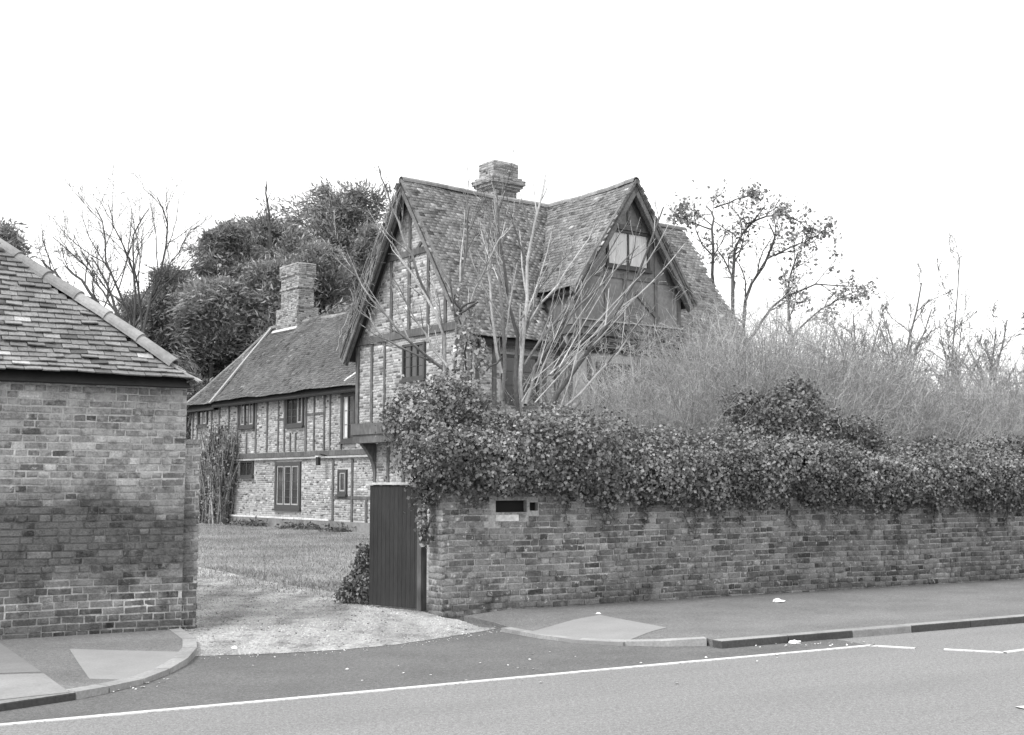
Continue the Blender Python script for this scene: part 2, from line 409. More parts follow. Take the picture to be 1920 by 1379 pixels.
def spawn(P, R, m, r, t0=.25, t1=1., ang=(.5, .9), Lr=None, K=5, wob=.15, up=.05, rr=.55, rend=.3, rmin=.004, fall=True):
    """m children on every polyline of P"""
    n, K0, _ = P.shape
    idx = np.repeat(np.arange(n), m); t = t0+(t1-t0)*((np.tile(np.arange(m), n)+r.random(n*m))/m)
    f = t*(K0-1); i = np.minimum(f.astype(int), K0-2); fr = f-i
    p = P[idx, i]*(1-fr)[:, None]+P[idx, i+1]*fr[:, None]; tan = unit(P[idx, i+1]-P[idx, i])
    rad = R[idx, i]*(1-fr)+R[idx, i+1]*fr
    rnd = unit(np.cross(tan, r.normal(size=(n*m, 3)))); a = r.uniform(ang[0], ang[1], n*m)
    d = tan*np.cos(a)[:, None]+rnd*np.sin(a)[:, None]
    Lp = np.linalg.norm(np.diff(P, axis=1), axis=2).sum(1)[idx]
    L = Lp*r.uniform(Lr[0], Lr[1], n*m)*((1.15-.6*t) if fall else 1)
    C = walk(p, d, L, K, r, wob, up)
    r0 = np.maximum(rad*rr, rmin); RR = r0[:, None]*np.linspace(1, rend, K)[None]; RR = np.maximum(RR, rmin*.6)
    return C, RR
def leaves(pts, size, r, aspect=.75, nrm=None, dirs=None, flat=.0, fold=.25, tone=(.5, 1.5), ctone=None, point=True):
    """folded kite leaves at pts (n,3)"""
    n = len(pts); d = unit(r.normal(size=(n, 3))+np.array([0, 0, -.35]))
    if dirs is not None: d = unit(d*.55+dirs)
    q = r.normal(size=(n, 3))
    if nrm is not None: q = q*.55+nrm*1.1
    if flat: q = q+np.array([0, 0, flat])
    s = unit(np.cross(d, q)); nn = np.cross(s, d)
    L = size*r.uniform(.45, 1.6, n)[:, None]; W = L*aspect*.5
    V = np.stack([pts, pts+d*L*.45+s*W+nn*L*fold*.5, pts+d*L, pts+d*L*.45-s*W+nn*L*fold*.5], 1)
    t = r.uniform(*tone, n)
    if ctone is not None: t = t*ctone
    return V, t
LEAFF = np.array([(0, 1, 2), (0, 2, 3)])
def leaf_mesh(name, V, t, m, parent):
    v, f, tt = rep(V, LEAFF, t); return tag(npmesh(name, v, f, m, parent, tt), kind='stuff')
def sheet(name, pts, z, m, parent=None, kind='structure'):
    o = MB().add([(p[0], p[1], z if len(p) < 3 else p[2]) for p in pts], [tuple(range(len(pts)))]).build(name, m, parent)
    if parent is None: tag(o, kind=kind)
    for p in o.data.polygons: pass
    return o
def setup_label(o, label): o['label'] = label; return o

# =================================================================== THE SETTING
def rsheet(name, pts, z, m, parent=None):
    """sheet from road-frame points (a,b[,z])"""
    return sheet(name, [tuple(RD.w(p[0], p[1], p[2] if len(p) > 2 else z)) for p in pts], z, m, parent)
tag(sheet('ground', [(-1500,-1500), (1500,-1500), (1500,1500), (-1500,1500)], -.03, 'terrain'), label='flat open land around the road and houses')
road = tag(rsheet('road', [(-150,-8), (150,-8), (150,13.5), (-150,13.5)], 0, 'road_asphalt'), label='pale coarse asphalt carriageway in the foreground')
rsheet('verge_far', [(-150,-30), (150,-30), (150,-8), (-150,-8)], -.004, 'lawn')
K_L = 9.46; LINE = 8.86; WALLB = 12.8
tag(rsheet('road_edge', [(-150,LINE), (9.2,LINE), (9.25,9.6), (8,13.4), (2,13.4), (-150,13.4)], .004, 'apron_asphalt'), label='darker smoother asphalt strip between white line and driveway')
# painted lines
def line(pts, wd, nm='road_marking'):
    mb = MB()
    for k in range(len(pts)-1):
        p, q = np.array(pts[k]), np.array(pts[k+1]); d = (q-p)/np.linalg.norm(q-p); nrm = np.array([-d[1], d[0]])*wd/2
        V = [RD.w(*c, z) for z in (.009, .0005) for c in (p-nrm, q-nrm, q+nrm, p+nrm)]; mb.add(V, [(0,1,2,3), (0,1,5,4), (2,3,7,6)])
    return mb.build(nm, 'line_paint', road)
seg = [(-60, LINE)]+[(x, LINE+math.sin(x*1.3)*.008) for x in np.linspace(-10, 9.22, 30)]
line(seg, .066)
g1 = [gr(1632, 1210, .009)[:2], gr(1716, 1215, .009)[:2]]; line(g1, .07)
g2 = [gr(1770, 1217, .009)[:2], gr(1882, 1223, .009)[:2], gr(1990, 1209, .009)[:2]]; line(g2[:2], .07); line(g2[1:], .07)
line([gr(1912, 1327, .009)[:2], gr(2100, 1310, .009)[:2]], .09)

# ---- land behind the walls
tag(rsheet('courtyard_lawn', [(-60, WALLB+.05), (110, WALLB+.05), (110, 130), (-60, 130)], .07, 'lawn'), label='rough grass of the courtyard behind the gateway')
gv = [onz(*q, .03) for q in ((366,1226), (430,1224), (520,1221), (640,1214), (740,1205), (830,1192), (905,1180), (935,1174))]
gv += [onz(*q, .1) for q in ((900,1161), (860,1153), (830,1151), (785,1144), (730,1130), (650,1112), (560,1099), (480,1086), (430,1073), (370,1062), (200,1048), (100,1060))]
gv += [RD.w(2.2, 18, .1), RD.w(3.2, 14, .1), RD.w(3.4, 12.9, .08)]
FE = np.array([q[:2] for q in gv[:8]])
def zg(p):
    p = np.array([p[0], p[1]]); A, B = FE[:-1], FE[1:]; d = B-A; t = np.clip(((p-A)*d).sum(1)/(d*d).sum(1), 0, 1); m = np.linalg.norm(A+d*t[:, None]-p, axis=1).min()
    return .0075+.08*min(1, max(0, (m-.12)/1.2))
bmg = bmesh.new(); vs = [bmg.verts.new((p[0], p[1], zg(p))) for p in gv]; fc = bmg.faces.new(vs)
bmesh.ops.triangulate(bmg, faces=[fc]); bmesh.ops.subdivide_edges(bmg, edges=bmg.edges, cuts=5, use_grid_fill=True)
for v in bmg.verts: v.co.z = zg(v.co)
me = bpy.data.meshes.new('driveway'); bmg.to_mesh(me); bmg.free()
drive = tag(link('driveway', me, 'gravel_bed'), kind='structure', label='pale gravel driveway through the open gateway')
# loose stones on it
def inpoly(P, poly):
    x, y = P[:, 0], P[:, 1]; c = np.zeros(len(P), bool); n = len(poly)
    for i in range(n):
        x0, y0 = poly[i][:2]; x1, y1 = poly[i-1][:2]
        k = ((y0 > y) != (y1 > y)) & (x < (x1-x0)*(y-y0)/(y1-y0+1e-12)+x0); c ^= k
    return c
def ico(n, size, r, sq=.6):
    base = np.array([(1,0,0),(-1,0,0),(0,1,0),(0,-1,0),(0,0,1),(0,0,-1)], float)
    F = np.array([(0,2,4),(2,1,4),(1,3,4),(3,0,4),(2,0,5),(1,2,5),(3,1,5),(0,3,5)])
    a = r.uniform(0, 6.28, n); sc = size*r.uniform(.5, 1.5, (n, 1))*np.array([1, 1, sq])*r.uniform(.7, 1.3, (n, 3))
    V = base[None]*sc[:, None]; V += r.normal(size=V.shape)*(size*.15)
    c, s = np.cos(a)[:, None], np.sin(a)[:, None]
    return np.stack([V[..., 0]*c-V[..., 1]*s, V[..., 0]*s+V[..., 1]*c, V[..., 2]], 2), F
def stones(name, poly, n, size, m, parent, r, zf, tone=(.5, 1.5), near=None):
    P = np.array(poly)[:, :2]; lo, hi = P.min(0), P.max(0); q = r.uniform(lo, hi, (n, 2)); q = q[inpoly(q, poly)]
    V, F = ico(len(q), size, r); z = np.array([zf(p) for p in q]); V[..., 0] += q[:, :1]; V[..., 1] += q[:, 1:]; V[..., 2] += z[:, None]+size*.15
    v, f, t = rep(V, F, r.uniform(*tone, len(q))); return tag(npmesh(name, v, f, m, parent, t), kind='stuff')
gpoly = [(p[0], p[1]) for p in gv]
near = [p for p in gpoly]
stones('gravel', gpoly, 60000, .0095, 'gravel_stone', drive, np.random.default_rng(3), lambda p: zg((p[0], p[1], 0)), (.65, 1.25))
fe = [(p[0], p[1]) for p in gv[:8]]; wide = [(p[0]+.1, p[1]-.22) for p in fe]+[(p[0], p[1]+.3) for p in fe[::-1]]
stones('loose_gravel', wide, 900, .008, 'gravel_stone', drive, np.random.default_rng(8), lambda p: .006, (.5, 1.4))
stones('fallen_leaf_debris', gpoly, 1500, .011, 'soil', drive, np.random.default_rng(4), lambda p: zg((p[0], p[1], 0)), (.4, 1.6))
# grass on the lawn seen through the gateway
def grass(name, poly, n, h, parent, r, m='grass_blade', z0=.07, tone=(.5, 1.5)):
    P = np.array(poly)[:, :2]; q = r.uniform(P.min(0), P.max(0), (n, 2)); q = q[inpoly(q, poly)]
    k = len(q); b = np.column_stack([q, np.full(k, z0)]); a = r.uniform(0, 6.28, k); wd = h*.09*r.uniform(.7, 1.6, k)
    s = np.column_stack([np.cos(a), np.sin(a), np.zeros(k)])*wd[:, None]; lean = r.normal(size=(k, 3))*.45*h; lean[:, 2] = h*r.uniform(.5, 1.2, k)
    V = np.stack([b-s, b+s, b+lean+s*.2], 1); v, f, t = rep(V, np.array([(0,1,2)]), r.uniform(*tone, k)); return tag(npmesh(name, v, f, m, parent, t), kind='stuff')
lp = [onz(*q, .1) for q in ((370,1062), (430,1073), (480,1086), (560,1099), (650,1112), (700,1125), (760,1130), (760,1010), (640,998), (440,982), (340,982), (60,982), (-60,1046), (300,1054))]
lawn_o = bpy.data.objects['courtyard_lawn']
grass('grass', lp, 170000, .05, lawn_o, np.random.default_rng(5))
grass('grass_tuft', [onz(*q, .1) for q in ((370,1080), (480,1104), (650,1128), (700,1134), (700,1100), (560,1080), (430,1062), (370,1056))], 9000, .07, lawn_o, np.random.default_rng(6))

# ---- pavements
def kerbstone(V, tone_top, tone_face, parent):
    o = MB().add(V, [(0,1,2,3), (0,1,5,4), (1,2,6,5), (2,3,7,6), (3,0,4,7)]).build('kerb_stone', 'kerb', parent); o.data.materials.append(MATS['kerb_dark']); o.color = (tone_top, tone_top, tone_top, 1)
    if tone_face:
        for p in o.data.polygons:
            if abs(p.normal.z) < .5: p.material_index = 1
    b = o.modifiers.new('worn_edge', 'BEVEL'); b.width = .012; b.segments = 2; b.limit_method = 'ANGLE'
    return o
def drop(a, a0, a1): t = min(1, max(0, (a-a0)/(a1-a0))); return t*t*(3-2*t)
def slabz(name, poly, zf, m, parent=None, cuts=4, bottom=-.02, dz=0.):
    """a slab whose top follows zf(a,b): finely divided top and skirts"""
    bm = bmesh.new(); vs = [bm.verts.new((a, b, 0)) for a, b in poly]; fc = bm.faces.new(vs); bmesh.ops.triangulate(bm, faces=[fc])
    for _ in range(cuts):
        es = [e for e in bm.edges if e.calc_length() > .22]
        if not es: break
        bmesh.ops.subdivide_edges(bm, edges=es, cuts=1); bmesh.ops.triangulate(bm, faces=[f for f in bm.faces if len(f.verts) > 3])
    bd = [e for e in bm.edges if e.is_boundary]; g = bmesh.ops.extrude_edge_only(bm, edges=bd); low = {v for v in g['geom'] if isinstance(v, bmesh.types.BMVert)}
    for v in bm.verts:
        z = bottom if v in low else zf(v.co.x, v.co.y)+dz; v.co = Vector(RD.w(v.co.x, v.co.y, z))
    bmesh.ops.recalc_face_normals(bm, faces=bm.faces); me = bpy.data.meshes.new(name); bm.to_mesh(me); bm.free(); return link(name, me, m, parent)
# left: kerb curve into the driveway
curve = [gr(368, 1206, .05)[:2], gr(369, 1219, .05)[:2], gr(352, 1236, .05)[:2], gr(318, 1254, .05)[:2], gr(270, 1272, .05)[:2], gr(205, 1288, .05)[:2], gr(143, 1301, .05)[:2]]
curve = [gr(330, 1180, .06)[:2], gr(348, 1192, .06)[:2]] + curve
def inset(pts, d):
    P = np.array(pts); T = np.gradient(P, axis=0); T /= np.linalg.norm(T, axis=1)[:, None]; return [tuple(p) for p in P+np.column_stack([T[:, 1], -T[:, 0]])*d]
cin = inset(curve, .13)
zl = lambda a, b: (.058+.042*min(1, max(0, (b-9.2)/3.5))) - .03*drop(a, 1.6, 2.6)*(1-drop(b, 10.5, 12.6))
kl = [tuple(curve[-1]), (1.27, 9.38), (.6, 9.31), (-.3, 9.29), (-1.2, 9.29), (-2.1, 9.29), (-3.0, 9.29), (-3.9, 9.29)]
pavL = slabz('pavement', [(x_, y_+.13) for x_, y_ in kl[3:0:-1]]+[c for c in cin[::-1]]+[(3.2, WALLB), (1.5, WALLB), (-.3, WALLB)], zl, 'pavement_asphalt')
slabz('pavement_slab', [(-60, 9.42), (-.3, 9.42), (-.3, WALLB), (-60, WALLB)], zl, 'pavement_asphalt', pavL, 0)
tag(pavL, kind='structure', label='asphalt footway with rounded corner along the brick outbuilding')
for k in range(len(curve)-1):
    p, q, pi_, qi = curve[k], curve[k+1], cin[k], cin[k+1]
    mb = MB(); g = .006
    def lp_(x, y, t): return (x[0]+(y[0]-x[0])*t, x[1]+(y[1]-x[1])*t)
    pp, qq, ppi, qqi = lp_(p, q, .015), lp_(p, q, .985), lp_(pi_, qi, .015), lp_(pi_, qi, .985)
    V = [RD.w(*c, zl(*c)+.006) for c in (pp, qq, qqi, ppi)]; V += [np.array([v[0], v[1], -.02]) for v in V]
    mb.add(V, [(0,1,2,3), (0,1,5,4), (1,2,6,5), (2,3,7,6), (3,0,4,7)]); o = mb.build('kerb_stone', 'kerb', pavL); t = random.uniform(.95, 1.2); o.color = (t, t, t, 1)
for k in range(len(kl)-1):
    (a1, b1), (a0, b0) = kl[k], kl[k+1]
    V = [RD.w(a0+.004, b0, .062), RD.w(a1-.004, b1, .062), RD.w(a1-.004, b1+.13, .062), RD.w(a0+.004, b0+.13, .062)]; V += [np.array([v[0], v[1], -.02]) for v in V]
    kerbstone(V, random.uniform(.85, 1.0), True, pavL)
def patch(name, px, zf, dz, m, parent, tn=1.0):
    o = slabz(name, [tuple(gr(*q, .07)[:2]) for q in px], zf, m, parent, 4, .0, dz); o.color = (tn, tn, tn, 1); return o
patch('concrete_patch', [(130,1221), (338,1222), (322,1240), (282,1254), (232,1270), (168,1271)], zl, .005, 'patch', pavL)
patch('flagstone', [(-60,1213), (0,1213), (78,1262), (-60,1268)], zl, .006, 'flagstone', pavL, .85)
patch('flagstone', [(-60,1270), (82,1265), (130,1297), (-60,1318)], zl, .006, 'flagstone', pavL, 1.15)
K_L = 9.42
# right
zr = lambda a, b: (.072+.028*min(1, max(0, (b-9.3)/3.5))) - .05*(1-drop(a+(b-9.3)*.12, 6.9, 7.9))
cr = [gr(*q, .05)[:2] for q in ((940,1177), (975,1183), (1010,1189), (1080,1197), (1165,1202), (1240,1204), (1325,1203))]
cr = [tuple(gr(905, 1166, .06)[:2])] + [tuple(c) for c in cr]
cri = inset(cr, -.12)
a_end = cr[-1][0]
pavR = slabz('pavement', [tuple(gr(870, 1153, .07)[:2])] + cri + [(a_end+.02, K_L+.13), (8.6, K_L+.13), (8.6, WALLB)], zr, 'pavement_asphalt')
slabz('pavement_slab', [(8.6, K_L+.13), (150, K_L+.13), (150, WALLB), (8.6, WALLB)], zr, 'pavement_asphalt', pavR, 0)
tag(pavR, kind='structure', label='asphalt footway along the long garden wall')
for k in range(1, len(cr)-1):
    p, q, pi_, qi = cr[k], cr[k+1], cri[k], cri[k+1]
    V = [RD.w(*c, zr(*c)+.006) for c in (p, q, qi, pi_)]; V += [np.array([v[0], v[1], -.02]) for v in V]
    o = MB().add(V, [(0,1,2,3), (0,1,5,4), (1,2,6,5), (2,3,7,6), (3,0,4,7)]).build('kerb_stone', 'kerb', pavR); t = random.uniform(.95, 1.2); o.color = (t, t, t, 1)
x = a_end; k = 0
while x < 30:
    l = random.uniform(.86, .94)
    z0 = .078
    V = [RD.w(x+.004, K_L-.015, z0), RD.w(x+l-.004, K_L-.015, z0), RD.w(x+l-.004, K_L+.125, z0), RD.w(x+.004, K_L+.125, z0)]; V += [np.array([v[0], v[1], -.02]) for v in V]
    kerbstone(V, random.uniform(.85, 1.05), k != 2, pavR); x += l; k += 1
patch('concrete_patch', [(985,1181), (1125,1158), (1250,1180), (1168,1199), (1080,1194)], zr, .006, 'patch', pavR)

# =================================================================== OUTBUILDING (left)
A0 = 3.46
ob = thing('brick_outbuilding', 'low brick outbuilding with hipped tile roof at the left edge', 'building', RD.w(A0, WALLB, 0), RD.ang)
WT = 2.61
core = MB().box(-9, 0, .003, .3, -.05, WT).build('wall', 'mortar_left', ob)
side = MB().box(-.3, 0, .3, 5.2, -.05, WT).build('side_wall', 'mortar_left', ob)
MB().box(-9, 0, 5.2, 5.5, -.05, WT).build('rear_wall', 'mortar_left', ob)
bk = lay(-9, 0, .06, WT, .0715, seed=21, tones=(.62, 1.34), odd=.14, jit=.006)
bk.sort(key=lambda q: -q[0])
# the 300 bricks that show largest: those in view (right of the frame's edge) and nearest
vis = [q for q in bk if q[1] > -2.1]
vis.sort(key=lambda q: -(q[1]-q[0])*(q[3]-q[2])*(1.0 if q[1] > -1.9 else .5))
part, rest = vis[:300], vis[300:] + [q for q in bk if q[1] <= -2.1]
brick_parts(part, (0, .004, 0), 'brick_left', core)
brick_mass('brick_courses', rest, lambda V: np.column_stack([V[:, 0], .004-V[:, 1], V[:, 2]]), 'brick_left_mass', core)
bs = lay(.05, 5.3, .06, WT, .0735, seed=22, tones=(.7, 1.3))
brick_mass('brick_courses', bs, lambda V: np.column_stack([V[:, 1], V[:, 0], V[:, 2]]), 'brick_left_mass', side)
MB().box(-9, 0, .02, .25, WT, WT+.05).build('wall_plate', 'soffit', ob)
MB().box(-.25, -.02, .25, 5.3, WT, WT+.05).build('wall_plate', 'soffit', ob)
# roof
P42 = R_(42.5); ez, ey, ex = WT+.03, -.19, .0
roof = MB()
rd_ = 3.0; rz = ez+rd_*math.tan(P42)
cA, cB = (ex, ey, ez), (ex, ey+2*rd_, ez); rgR, rgL = (ex-rd_, ey+rd_, rz), (-9.2, ey+rd_, rz)
lo = -.06
roof.add([(cA[0], cA[1], ez+lo), (cB[0], cB[1], ez+lo), (rgR[0], rgR[1], rz+lo), (rgL[0], rgL[1], rz+lo), (-9.2, ey, ez+lo), (-9.2, cB[1], ez+lo)],
         [(0, 2, 3, 4), (0, 1, 2), (1, 5, 3, 2), (0, 4, 5, 1)])
roofo = roof.build('roof', 'soffit', ob)
s_ = (0, math.cos(P42), math.sin(P42)); n_ = (0, -math.sin(P42), math.cos(P42)); Ls = rd_/math.cos(P42)
def ins_front(u, v):      # u measured leftwards from the hip corner
    return u > v*math.cos(P42)+.02 and u < 9.3 and v < Ls
V, T = tiles((ex, ey, ez), (-1, 0, 0), s_, n_, 9.3, Ls, ins_front, g=.088, seed=5, wave=.018, tone=(.76, 1.16), odd=.06, flare=.045, th=.015, lift=.03)
cx_ = V.mean(1); wpos = np.array([RD.w(A0+c[0], WALLB+c[1], c[2]) for c in cx_])
# those in view and nearest first
inview = (960+FPX*wpos[:, 0]/wpos[:, 1] > -12)
order = np.argsort(np.where(inview, 0, 100)+np.linalg.norm(wpos, axis=1))
tile_parts('roof_tile', V[order[:300]], T[order[:300]], 'tile_left', roofo)
tile_mass('tile_courses', V[order[300:]], T[order[300:]], 'tile_left_mass', roofo)
V, T = tiles((ex, ey, ez), (0, 1, 0), (-math.cos(P42), 0, math.sin(P42)), (math.sin(P42), 0, math.cos(P42)), 2*rd_, Ls,
             lambda u, v: v*math.cos(P42)+.02 < u < 2*rd_-v*math.cos(P42)-.02 and v < Ls, g=.088, seed=6, wave=.014, flare=.045, th=.015, lift=.03)
tile_mass('tile_courses', V, T, 'tile_left_mass', roofo)
# hip tiles, lapped
hp = Vector((ex, ey, ez)); hd = Vector((-rd_, rd_, rz-ez)); Lh = hd.length; hd.normalize(); x = .26; k = 0
while x < Lh-.3:
    l = random.uniform(.43, .5); up = Vector((1, -1, 2.0)); sag = .025*math.sin(x*1.7)
    p = hp+hd*x+Vector((0, 0, .018+sag)); q = hp+hd*(x+l+.03)+Vector((0, 0, .006+.025*math.sin((x+l)*1.7)))
    o = half_round(p, q, up, random.uniform(.082, .09), random.uniform(.074, .08), 9).build('hip_tile', 'hip_tile', roofo); t = random.uniform(.75, 1.25); o.color = (t, t, t, 1); x += l; k += 1
# lead slip and kicked-up board at the corner of the eaves
MB().bar((ex-.24, ey+.24, ez+.235), (ex+.07, ey-.04, ez-.01), (.5, -.5, 1), .08, .02).build('lead_slip', 'lead', roofo)
MB().bar((ex-.02, ey+.02, ez-.03), (ex+.02, ey+1.6, ez-.03), (1, 0, 0), .05, .03).build('eaves_board', 'timber', roofo)

# gate pier beside it
gp = thing('gate_pier', 'plain brick gate pier against the outbuilding corner', 'gate pier', RD.w(3.6, 13.05, 0), RD.ang)
pc = MB().box(-.14, .03, -.17, .22, -.03, 2.0).build('pier_core', 'mortar_left', gp)
fr = lay(-.14, .03, .05, 2.0, .0735, seed=31, tones=(.6, 1.15)); brick_parts(fr, (0, -.172, 0), 'brick_left', pc)
rt = lay(-.17, .22, .05, 2.0, .0735, seed=32, tones=(.6, 1.15)); brick_mass('brick_courses', rt, lambda V: np.column_stack([.032+V[:, 1], V[:, 0], V[:, 2]]), 'brick_left_mass', pc)
MB().box(-.15, .045, -.19, .24, 2.0, 2.05).build('coping', 'brick_left', gp).color = (.8, .8, .8, 1)

# =================================================================== GARDEN WALL (right)
G0 = 6.46; GW = 34; GH = 1.78
gw = thing('garden_wall', 'long weathered brick garden wall overhung with ivy', 'wall', RD.w(G0, WALLB, 0), RD.ang)
SL = (7.17-G0, 7.60-G0, 1.245, 1.385)     # letter slot
SL2 = (7.64-G0, 7.76-G0, 1.26, 1.36)
gc = MB()
gc.box(0, GW, .09, .34, -.05, GH).box(0, SL[0], .006, .09, -.05, GH).box(SL[1], SL2[0], .006, .09, -.05, GH).box(SL2[1], GW, .006, .09, -.05, GH)
gc.box(SL[0], SL[1], .006, .09, -.05, SL[2]).box(SL[0], SL[1], .006, .09, SL[3], GH).box(SL2[0], SL2[1], .006, .09, -.05, SL2[2]).box(SL2[0], SL2[1], .006, .09, SL2[3], GH)
gco = gc.build('wall_core', 'mortar_wall', gw)
def notslot(u, z, hu, hz):
    for a in (SL, SL2, (7.16-G0, 7.52-G0, 1.13, 1.225)):
        if a[0]-hu < u < a[1]+hu and a[2]-hz < z < a[3]+hz: return False
    return True
gb = lay(0, GW, .04, GH, .0735, inside=notslot, seed=41, tones=(.55, 1.45), odd=.11, jit=.007)
def shown(q):     # picture size of a brick: nearest first, those under the ivy last
    P = RD.w(G0+(q[0]+q[1])/2, WALLB, (q[2]+q[3])/2); d = P[1]
    return -(q[1]-q[0])/d/d*(1 if q[3] < 1.45-.016*q[0] else .2)
gb.sort(key=shown)
brick_parts(gb[:300], (0, .004, 0), 'brick_wall', gco)
brick_mass('brick_courses', gb[300:], lambda V: np.column_stack([V[:, 0], .004-V[:, 1], V[:, 2]]), 'brick_wall_mass', gco)
eb = lay(.0, .35, .04, GH, .0735, seed=42, tones=(.9, 1.6))
brick_mass('end_brick_courses', eb, lambda V: np.column_stack([-V[:, 1]+.002, V[:, 0], V[:, 2]]), 'brick_wall_mass', gco)
MB().box(SL[0]-.0, SL[1], .085, .089, SL[2], SL[3]).build('letter_slot', 'dark_inside', gw)
MB().box(SL2[0], SL2[1], .085, .089, SL2[2], SL2[3]).build('letter_slot', 'dark_inside', gw)
MB().box(7.17-G0, 7.48-G0, -.008, .06, 1.14, 1.215).build('stone_block', 'stone_light', gw)
MB().box(0, GW, -.03, .37, GH, GH+.06).build('coping', 'mortar_wall', gw)

# =================================================================== GATE (open leaf)
hg = onz(786, 1142, .11); el = ony(693, 1138, 15.25); el[2] = .08
ga = math.atan2(el[1]-hg[1], el[0]-hg[0]); gl = float(np.linalg.norm((el-hg)[:2]))
gt = thing('wooden_gate', 'dark boarded wooden gate leaf standing open beside the wall', 'gate', tuple(hg[:2])+(0,), ga)
nb = 12; bw_ = gl/nb
for k in range(nb):
    o = MB().box(k*bw_+.0018, (k+1)*bw_-.0018, -.012+random.uniform(-.003, .003), .014, .11, 1.565+random.uniform(-.006, .006)).build('board', 'gate_board', gt); t = random.uniform(.92, 1.1); o.color = (t, t, t, 1)
for z in (.35, .95, 1.42): MB().box(.02, gl-.02, -.05, -.0135, z-.055, z+.055).build('ledge', 'timber', gt)
MB().box(-.01, gl+.01, -.03, .035, 1.573, 1.6).build('cap_rail', 'gate_cap', gt)
MB().box(-.07, -.005, -.05, .05, .09, 1.62).build('hanging_stile', 'timber', gt)
for z in (.4, 1.4): MB().box(-.06, .5, -.06, -.052, z-.02, z+.02).build('strap_hinge', 'iron', gt)

# =================================================================== TIMBER-FRAMED HOUSE
hs = thing('timber_framed_house', 'tall timber-framed house with two steep gables and brick infill', 'house', tuple(HF.o), HF.ang)
RZ, RY, TN, RH, XE = 9.28, -.42, 1.45, 2.95, 9.45; AN = math.atan(TN)
YL, YR = 2.3, -3.05                     # left-back and right-front corners of the main range
G2C, G2Z, G2W, G2P = 4.5, 9.31, 1.88, -3.6
class Face:
    """a wall face: 'x' looks to -x at x=plane (u=y), 'y' looks to -y at y=plane (u=x)"""
    def __init__(s, ax, plane): s.ax, s.pl = ax, plane; s.n = (-1, 0, 0) if ax == 'x' else (0, -1, 0)
    def p(s, u, z, o=0): return (s.pl-o, u, z) if s.ax == 'x' else (u, s.pl-o, z)
    def px(s, px, py):
        q = HF.onx(px, py, s.pl) if s.ax == 'x' else HF.ony(px, py, s.pl); return (q[1], q[2]) if s.ax == 'x' else (q[0], q[2])
    def place(s, V): return np.column_stack([s.pl-V[:, 1], V[:, 0], V[:, 2]]) if s.ax == 'x' else np.column_stack([V[:, 0], s.pl-V[:, 1], V[:, 2]])
    def beam(s, a, b, wd, parent, m='timber', o0=.006, dp=.03, name='timber'):
        if name == 'timber': wd *= .82
        return MB().bar(s.p(a[0], a[1], o0), s.p(b[0], b[1], o0), s.n, wd, dp).build(name, m, parent)
    def rect(s, mb, u0, u1, z0, z1, o0, o1):
        a, b = s.p(u0, z0, o0), s.p(u1, z1, o1); return mb.box(min(a[0], b[0]), max(a[0], b[0]), min(a[1], b[1]), max(a[1], b[1]), z0, z1)
    def window(s, parent, u0, u1, z0, z1, lights=2, rows=3, fw=.07, frame='window_frame', panes='glass', sill=True, bars=.018, barm=None, sash=None):
        if u0 > u1: u0, u1 = u1, u0
        f = MB(); s.rect(f, u0-fw, u0, z0-fw, z1+fw, .0, .06); s.rect(f, u1, u1+fw, z0-fw, z1+fw, .0, .06); s.rect(f, u0, u1, z1, z1+fw, .0, .058); s.rect(f, u0, u1, z0-fw, z0, .0, .058)
        wo_ = f.build('window', frame, parent); wl = (u1-u0)/lights
        for k in range(1, lights): s.rect(MB(), 0, 0, 0, 0, 0, 0); m_ = MB(); s.rect(m_, u0+k*wl-.025, u0+k*wl+.025, z0, z1, .004, .05); m_.build('mullion', frame, wo_)
        for k in range(lights):
            g = MB(); s.rect(g, u0+k*wl+.012, u0+(k+1)*wl-.012, z0+.004, z1-.004, .008, .02); g.build('pane', panes if isinstance(panes, str) else panes[k % len(panes)], wo_)
            if sash and (sash == 'all' or k in sash):
                a, b = u0+k*wl+.028, u0+(k+1)*wl-.028; q = MB()
                s.rect(q, a, a+.045, z0+.006, z1-.006, .021, .04); s.rect(q, b-.045, b, z0+.006, z1-.006, .021, .04); s.rect(q, a+.045, b-.045, z0+.006, z0+.05, .021, .038); s.rect(q, a+.045, b-.045, z1-.05, z1-.006, .021, .038); q.build('casement', 'window_light', wo_)
            for r in range(1, rows):
                zz = z0+(z1-z0)*r/rows; q = MB(); s.rect(q, u0+k*wl+.03, u0+(k+1)*wl-.03, zz-bars/2, zz+bars/2, .021, .034); q.build('glazing_bar', barm or frame, wo_)
        if sill: q = MB(); s.rect(q, u0-fw-.04, u1+fw+.04, z0-fw-.07, z0-fw-.002, .0, .11); q.build('sill', frame, wo_)
        return (u0-fw-.02, u1+fw+.02, z0-fw-.1, z1+fw+.01)
def skip(rects, poly=None):
    def f(u, z, hu, hz):
        for a in rects:
            if a[0]-hu*.6 < u < a[1]+hu*.6 and a[2]-hz < z < a[3]+hz: return False
        return poly is None or poly(u, z)
    return f
def infill(face, u0, u1, z0, z1, rects, poly, parent, m='brick_infill', seed=0, tones=(.62, 1.4), ch=.072):
    bk = lay(u0, u1, z0, z1, ch, .215, .105, .014, skip(rects, poly), seed, tones, .08, .006); return brick_mass('brick_infill', bk, face.place, m, parent)

